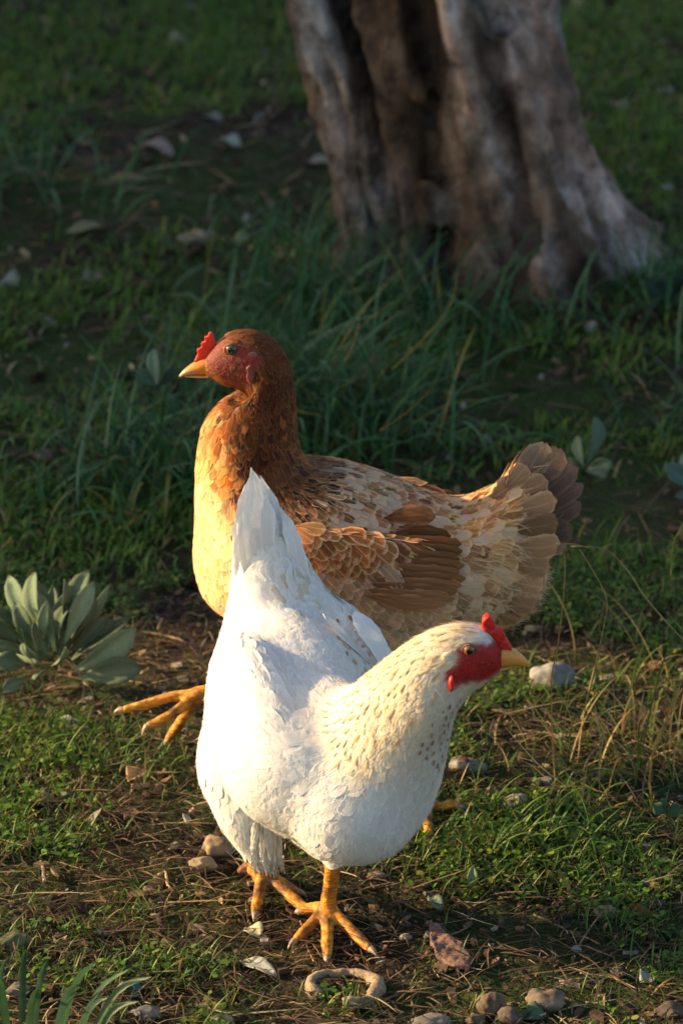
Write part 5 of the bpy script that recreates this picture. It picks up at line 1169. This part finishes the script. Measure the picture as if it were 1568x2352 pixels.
    face = [(1200, 1500), (1175, 1470), (1150, 1470), (1120, 1484), (1095, 1480), (1062, 1484), (1044, 1494), (1048, 1506), (1040, 1520), (1026, 1522), (1014, 1526), (1020, 1556), (1036, 1578), (1056, 1574), (1090, 1574), (1118, 1573), (1145, 1566), (1200, 1550)]
    head = lambda co: np.where((co[:, 0] > .06) & (co[:, 2] > .2), dist_poly(flat_px(co, YH - .018), face), 60.)
    def legz(co):
        fx = full_px(co)
        a = np.where((fx[:, 0] > 700) & (fx[:, 1] > 1965) & (co[:, 2] < .085), -1., 1.); b = np.where((fx[:, 0] < 720) & (fx[:, 1] > 2000), -1., 1.); c = np.where((co[:, 2] < .055), -1., 1.)
        return np.minimum(np.minimum(a, b), c) * .01
    paint_body(me, guide, [(lambda co: head(co) + 7 * np.array([noise.noise(Vector(p) * 260) for p in co]) + 3, (.33, .009, .008), 3.), (lambda co: np.where((co[:, 0] > .06) & (co[:, 2] > .2), dist_poly(flat_px(co, YH - .018), [(1030, 1606), (1040, 1588), (1090, 1586), (1070, 1600), (1050, 1620)]), 60.), (.52, .3, .24), 8.)], legz, (.58, .25, .03))
    bvh = bvh_of(me); link('body', me, M_BODY, root)
    excl = lambda p: (head(p) < .5) | (legz(p) < 0)
    tipz = P(590, 1185, 3.385).z
    p, d, L, W_, c, e, lf = cover(me, bvh, guide, 60000, .26, lambda p: excl(p) | (p[:, 2] > tipz), .035, 1.2)
    fx = full_px(p); rnd = RNG.random(len(p))
    nk = dist_poly(fx, [(760, 1640), (900, 1500), (1060, 1432), (1040, 1600), (960, 1740), (840, 1780), (780, 1740)]) < 0
    e[nk] = (.84, .76, .62)
    th = dist_poly(fx, [(1020, 1640), (1060, 1610), (1040, 1720), (1000, 1760), (980, 1720)]) < 0; m = th & (rnd < .0)
    lw = dist_poly(fx, [(770, 1420), (830, 1420), (900, 1500), (850, 1560), (780, 1500)]) < 0; m = lw & (rnd < .25); c[m] = np.array((.62, .38, .2))
    ly = (fx[:, 1] > 1380) & (fx[:, 1] < 1500) & (rnd < .10); c[ly] = (.74, .62, .45)
    rs = (fx[:, 0] > 660) & (fx[:, 1] > 1280) & (fx[:, 1] < 1400) & (rnd < .4); c[rs] = (.66, .58, .46)
    fb = FB(); fb.add(feathers(bvh, p, d, L, W_, c, e, lf * .45, .10))
    def flecks(poly, n, cols, L0, L1, wr, dep):
        q = tri_sample(me, n); fq = full_px(q); q = q[(dist_poly(fq, poly) < 0) & ~excl(q)]; q = q[thin_out(q, np.full(len(q), dep))]
        dd, v = guide(q); dd = dd + RNG.normal(0, .12, dd.shape); Lq = RNG.uniform(L0, L1, len(q)); cc = np.array(cols)[RNG.integers(0, len(cols), len(q))] * RNG.normal(1, .15, (len(q), 1)); fb.add(feathers(bvh, q, dd, Lq, Lq * wr, cc, cc * .6 + np.array((.8, .74, .62)) * .4, np.full(len(q), .0011), .1, W7, .0011))
    flecks([(745, 1640), (900, 1500), (1060, 1436), (1110, 1450), (1040, 1500), (1000, 1600), (900, 1720), (840, 1790), (780, 1740)], 40000, [(.72, .54, .32), (.76, .60, .40), (.62, .40, .19)], .004, .010, .22, .0050)
    flecks([(1000, 1640), (1060, 1590), (1040, 1720), (1000, 1770), (960, 1720)], 20000, [(.34, .15, .08), (.42, .22, .14)], .0025, .005, .5, .0055)
    flecks([(770, 1420), (840, 1430), (905, 1500), (850, 1560), (780, 1500)], 20000, [(.5, .25, .1), (.6, .4, .22)], .003, .007, .5, .009)
    q = tri_sample(me, 42000); k = ~excl(q); q = q[k]; qf = full_px(q)
    soft = ((qf[:, 0] < 660) & (qf[:, 1] > 1880)) | ((qf[:, 0] < 560) & (qf[:, 1] > 1440) & (qf[:, 1] < 1700)) | ((qf[:, 1] > 1380) & (qf[:, 1] < 1560))
    q = q[soft | (RNG.random(len(q)) < .62)][:26000]; dd, v = guide(q); dd = dd + RNG.normal(0, .3, dd.shape); lq = full_px(q)
    Lq = RNG.uniform(.004, .010, len(q)) * (1 + 1.0 * ((lq[:, 0] < 660) & (lq[:, 1] > 1930)))
    fb.add(down(bvh, q, dd, Lq, jitter_cols(v[:, 2:5] * .6 + v[:, 5:8] * .4, v[:, 5:8], .05)[0], .00038, .17, .5, .0006))
    q = tri_sample(me, 60000); q = q[head(q) < 0][:260]; dd, v = guide(q); fb.add(down(bvh, q, dd, RNG.uniform(.0015, .003, len(q)), jitter_cols(np.tile((.34, .12, .09), (len(q), 1)), v[:, 5:8], .2)[0], .0003, .2))
    # the tassel of the right thigh
    for i in range(90):
        x = random.uniform(582, 642); y = 1940 + random.uniform(-30, 30); a = P(600 + (x - 600) * .8, y - 26, 3.285 + random.uniform(-.012, .012)); b = P(x + random.uniform(-8, 14), 2006 + random.uniform(-22, 14) - abs(x - 612) * .35, a.y - .003)
        fb.add(single(a, b, random.uniform(.003, .0065), (random.uniform(-.5, .5), -1, .2), (.80, .76, .66), (.86, .82, .74), random.uniform(-.08, .08), .3, np.interp(np.linspace(0, 1, 13), [0, .3, .7, 1], [.5, 1, .7, .05])))
    fb.build('plumage', root)
    # tail feathers
    tl = None
    for (x1, y1, x2, y2, wd, dy, dx) in ((604, 1330, 577, 1074, .024, -.009, 0), (700, 1380, 646, 1166, .016, -.006, 0), (650, 1340, 598, 1092, .020, .000, 0), (572, 1330, 562, 1112, .020, -.009, 0), (556, 1350, 549, 1160, .016, -.006, 0), (668, 1370, 618, 1122, .018, .004, 0), (600, 1330, 580, 1082, .022, .008, 0)):
        Yb = 3.385; ff = FB(); ff.add(single(P(x1, y1, Yb + dy * 2), P(x2, y2, Yb + dy * .6), wd, (.15, -1., .15) if x1 < 640 else (.55, -.8, .1), (.84, .82, .79), (.88, .87, .85), -.02, .12, np.interp(np.linspace(0, 1, 13), [0, .2, .5, .7, .85, .95, 1], [.3, .8, 1, .85, .5, .2, .02])))
        if tl is None: tl = ff.build('tail', root)
        else:
            o = ff.build('tail_feather', tl); o.matrix_parent_inverse = Matrix.Identity(4)
    # folded wings: long outer feathers
    for nm, lst in (('wing', ((880, 1540, 742, 1408, .010, 3.31, 3.34), (895, 1560, 790, 1432, .018, 3.315, 3.36), (893, 1520, 800, 1440, .016, 3.34, 3.375))),):
        wo = None
        for (x1, y1, x2, y2, wd, ya, yb) in lst:
            a, b = P(x1, y1, ya), P(x2, y2, yb); mid = (a + b) / 2; lp, nn, _, ds = bvh.find_nearest(mid); la, na, _, _ = bvh.find_nearest(a); lb, nb, _, _ = bvh.find_nearest(b)
            # lay the feather on the side of the body
            ff = FB(); d_ = (b - a).normalized(); fr = feathers(bvh, np.array([la + na * .001]), np.array([d_]), np.array([(b - a).length]), np.array([wd]), np.array([(.82, .80, .75)]), np.array([(.88, .86, .82)]), np.array([.003]), .1, W7, .002)
            if nm == 'wing' and wd == .010: fr = single(la + na * .002, b, wd, tuple(nn), (.80, .74, .66), (.88, .85, .8), .06)
            ff.add(fr)
            if wo is None: wo = ff.build('wing', root)
            else:
                o = ff.build('flight_feather', wo); o.matrix_parent_inverse = Matrix.Identity(4)
    comb = solid_px([(1108, 1440), (1106, 1428), (1110, 1416), (1118, 1411), (1126, 1414), (1132, 1424), (1138, 1438), (1146, 1444), (1152, 1440), (1156, 1452), (1160, 1462), (1168, 1474), (1175, 1490), (1174, 1502), (1160, 1506), (1142, 1490), (1126, 1466), (1114, 1452)], YH, .0072, .0006, 8, 'comb', .0007)
    link('comb', flatcol(comb, (.52, .014, .008)), M_COMB, root)
    V, F = loft([(1140, 1482, 1134, 1534, YH, .0080), (1164, 1484, 1158, 1531, YH, .0074), (1182, 1491, 1176, 1530, YH, .0060), (1197, 1502, 1193, 1530, YH, .0042), (1208, 1513, 1205, 1530, YH, .0025), (1215, 1524, 1213, 1531, YH, .0008)], 18, 3)
    mb = MB(); mb.add(V, F, (.68, .27, .05)); mb.build('upper_beak', M_HORN, root)
    V, F = loft([(1132, 1522, 1128, 1541, YH, .0070), (1160, 1524, 1157, 1538, YH, .0060), (1180, 1524, 1178, 1531, YH, .003), (1196, 1525, 1195, 1529, YH, .001)], 14, 3)
    mb = MB(); mb.add(V, F, (.55, .30, .08)); mb.build('lower_beak', M_HORN, root)
    me_ = mat_eye((.26, .10, .025))
    for s in (-1, 1):
        eyeball(root, bvh, 1077, 1494, YH, s, .0046, me_, .30)
        def blob(x, y, rx, rz, ry, name, c, out=0.):
            a = P(x, y, YH - .018); h_, nn, _, _ = bvh.ray_cast(Vector((a.x, YH + s * .1, a.z)), Vector((0, -s, 0))); b = (h_ if h_ else a) + Vector((0, s * out, 0))
            V, F = ellipsoid(b, [(rx, 0, 0), (0, ry, 0), (0, 0, rz)], 16, 10); V = V + np.array([noise.noise_vector(Vector(v) * 200) for v in V]) * .0008
            link(name, mesh_np(name, V, F, {'Col': np.tile(c, (len(V), 1))}), M_COMB, root)
        blob(1029, 1510, .0046, .0050, .0014, 'earlobe', (.70, .58, .44)); blob(1036, 1562, .0022, .0066, .0030, 'wattle', (.58, .03, .02), .0015)
    for V, F in clL + clR:
        link('claw', mesh_np('claw', V, F, {'Col': np.tile((.33, .22, .14), (len(V), 1))}), M_CLAW, root)
    return root
TINT[0] = np.array((1.12, .98, .82)); brown_hen(); TINT[0] = np.ones(3); white_hen()
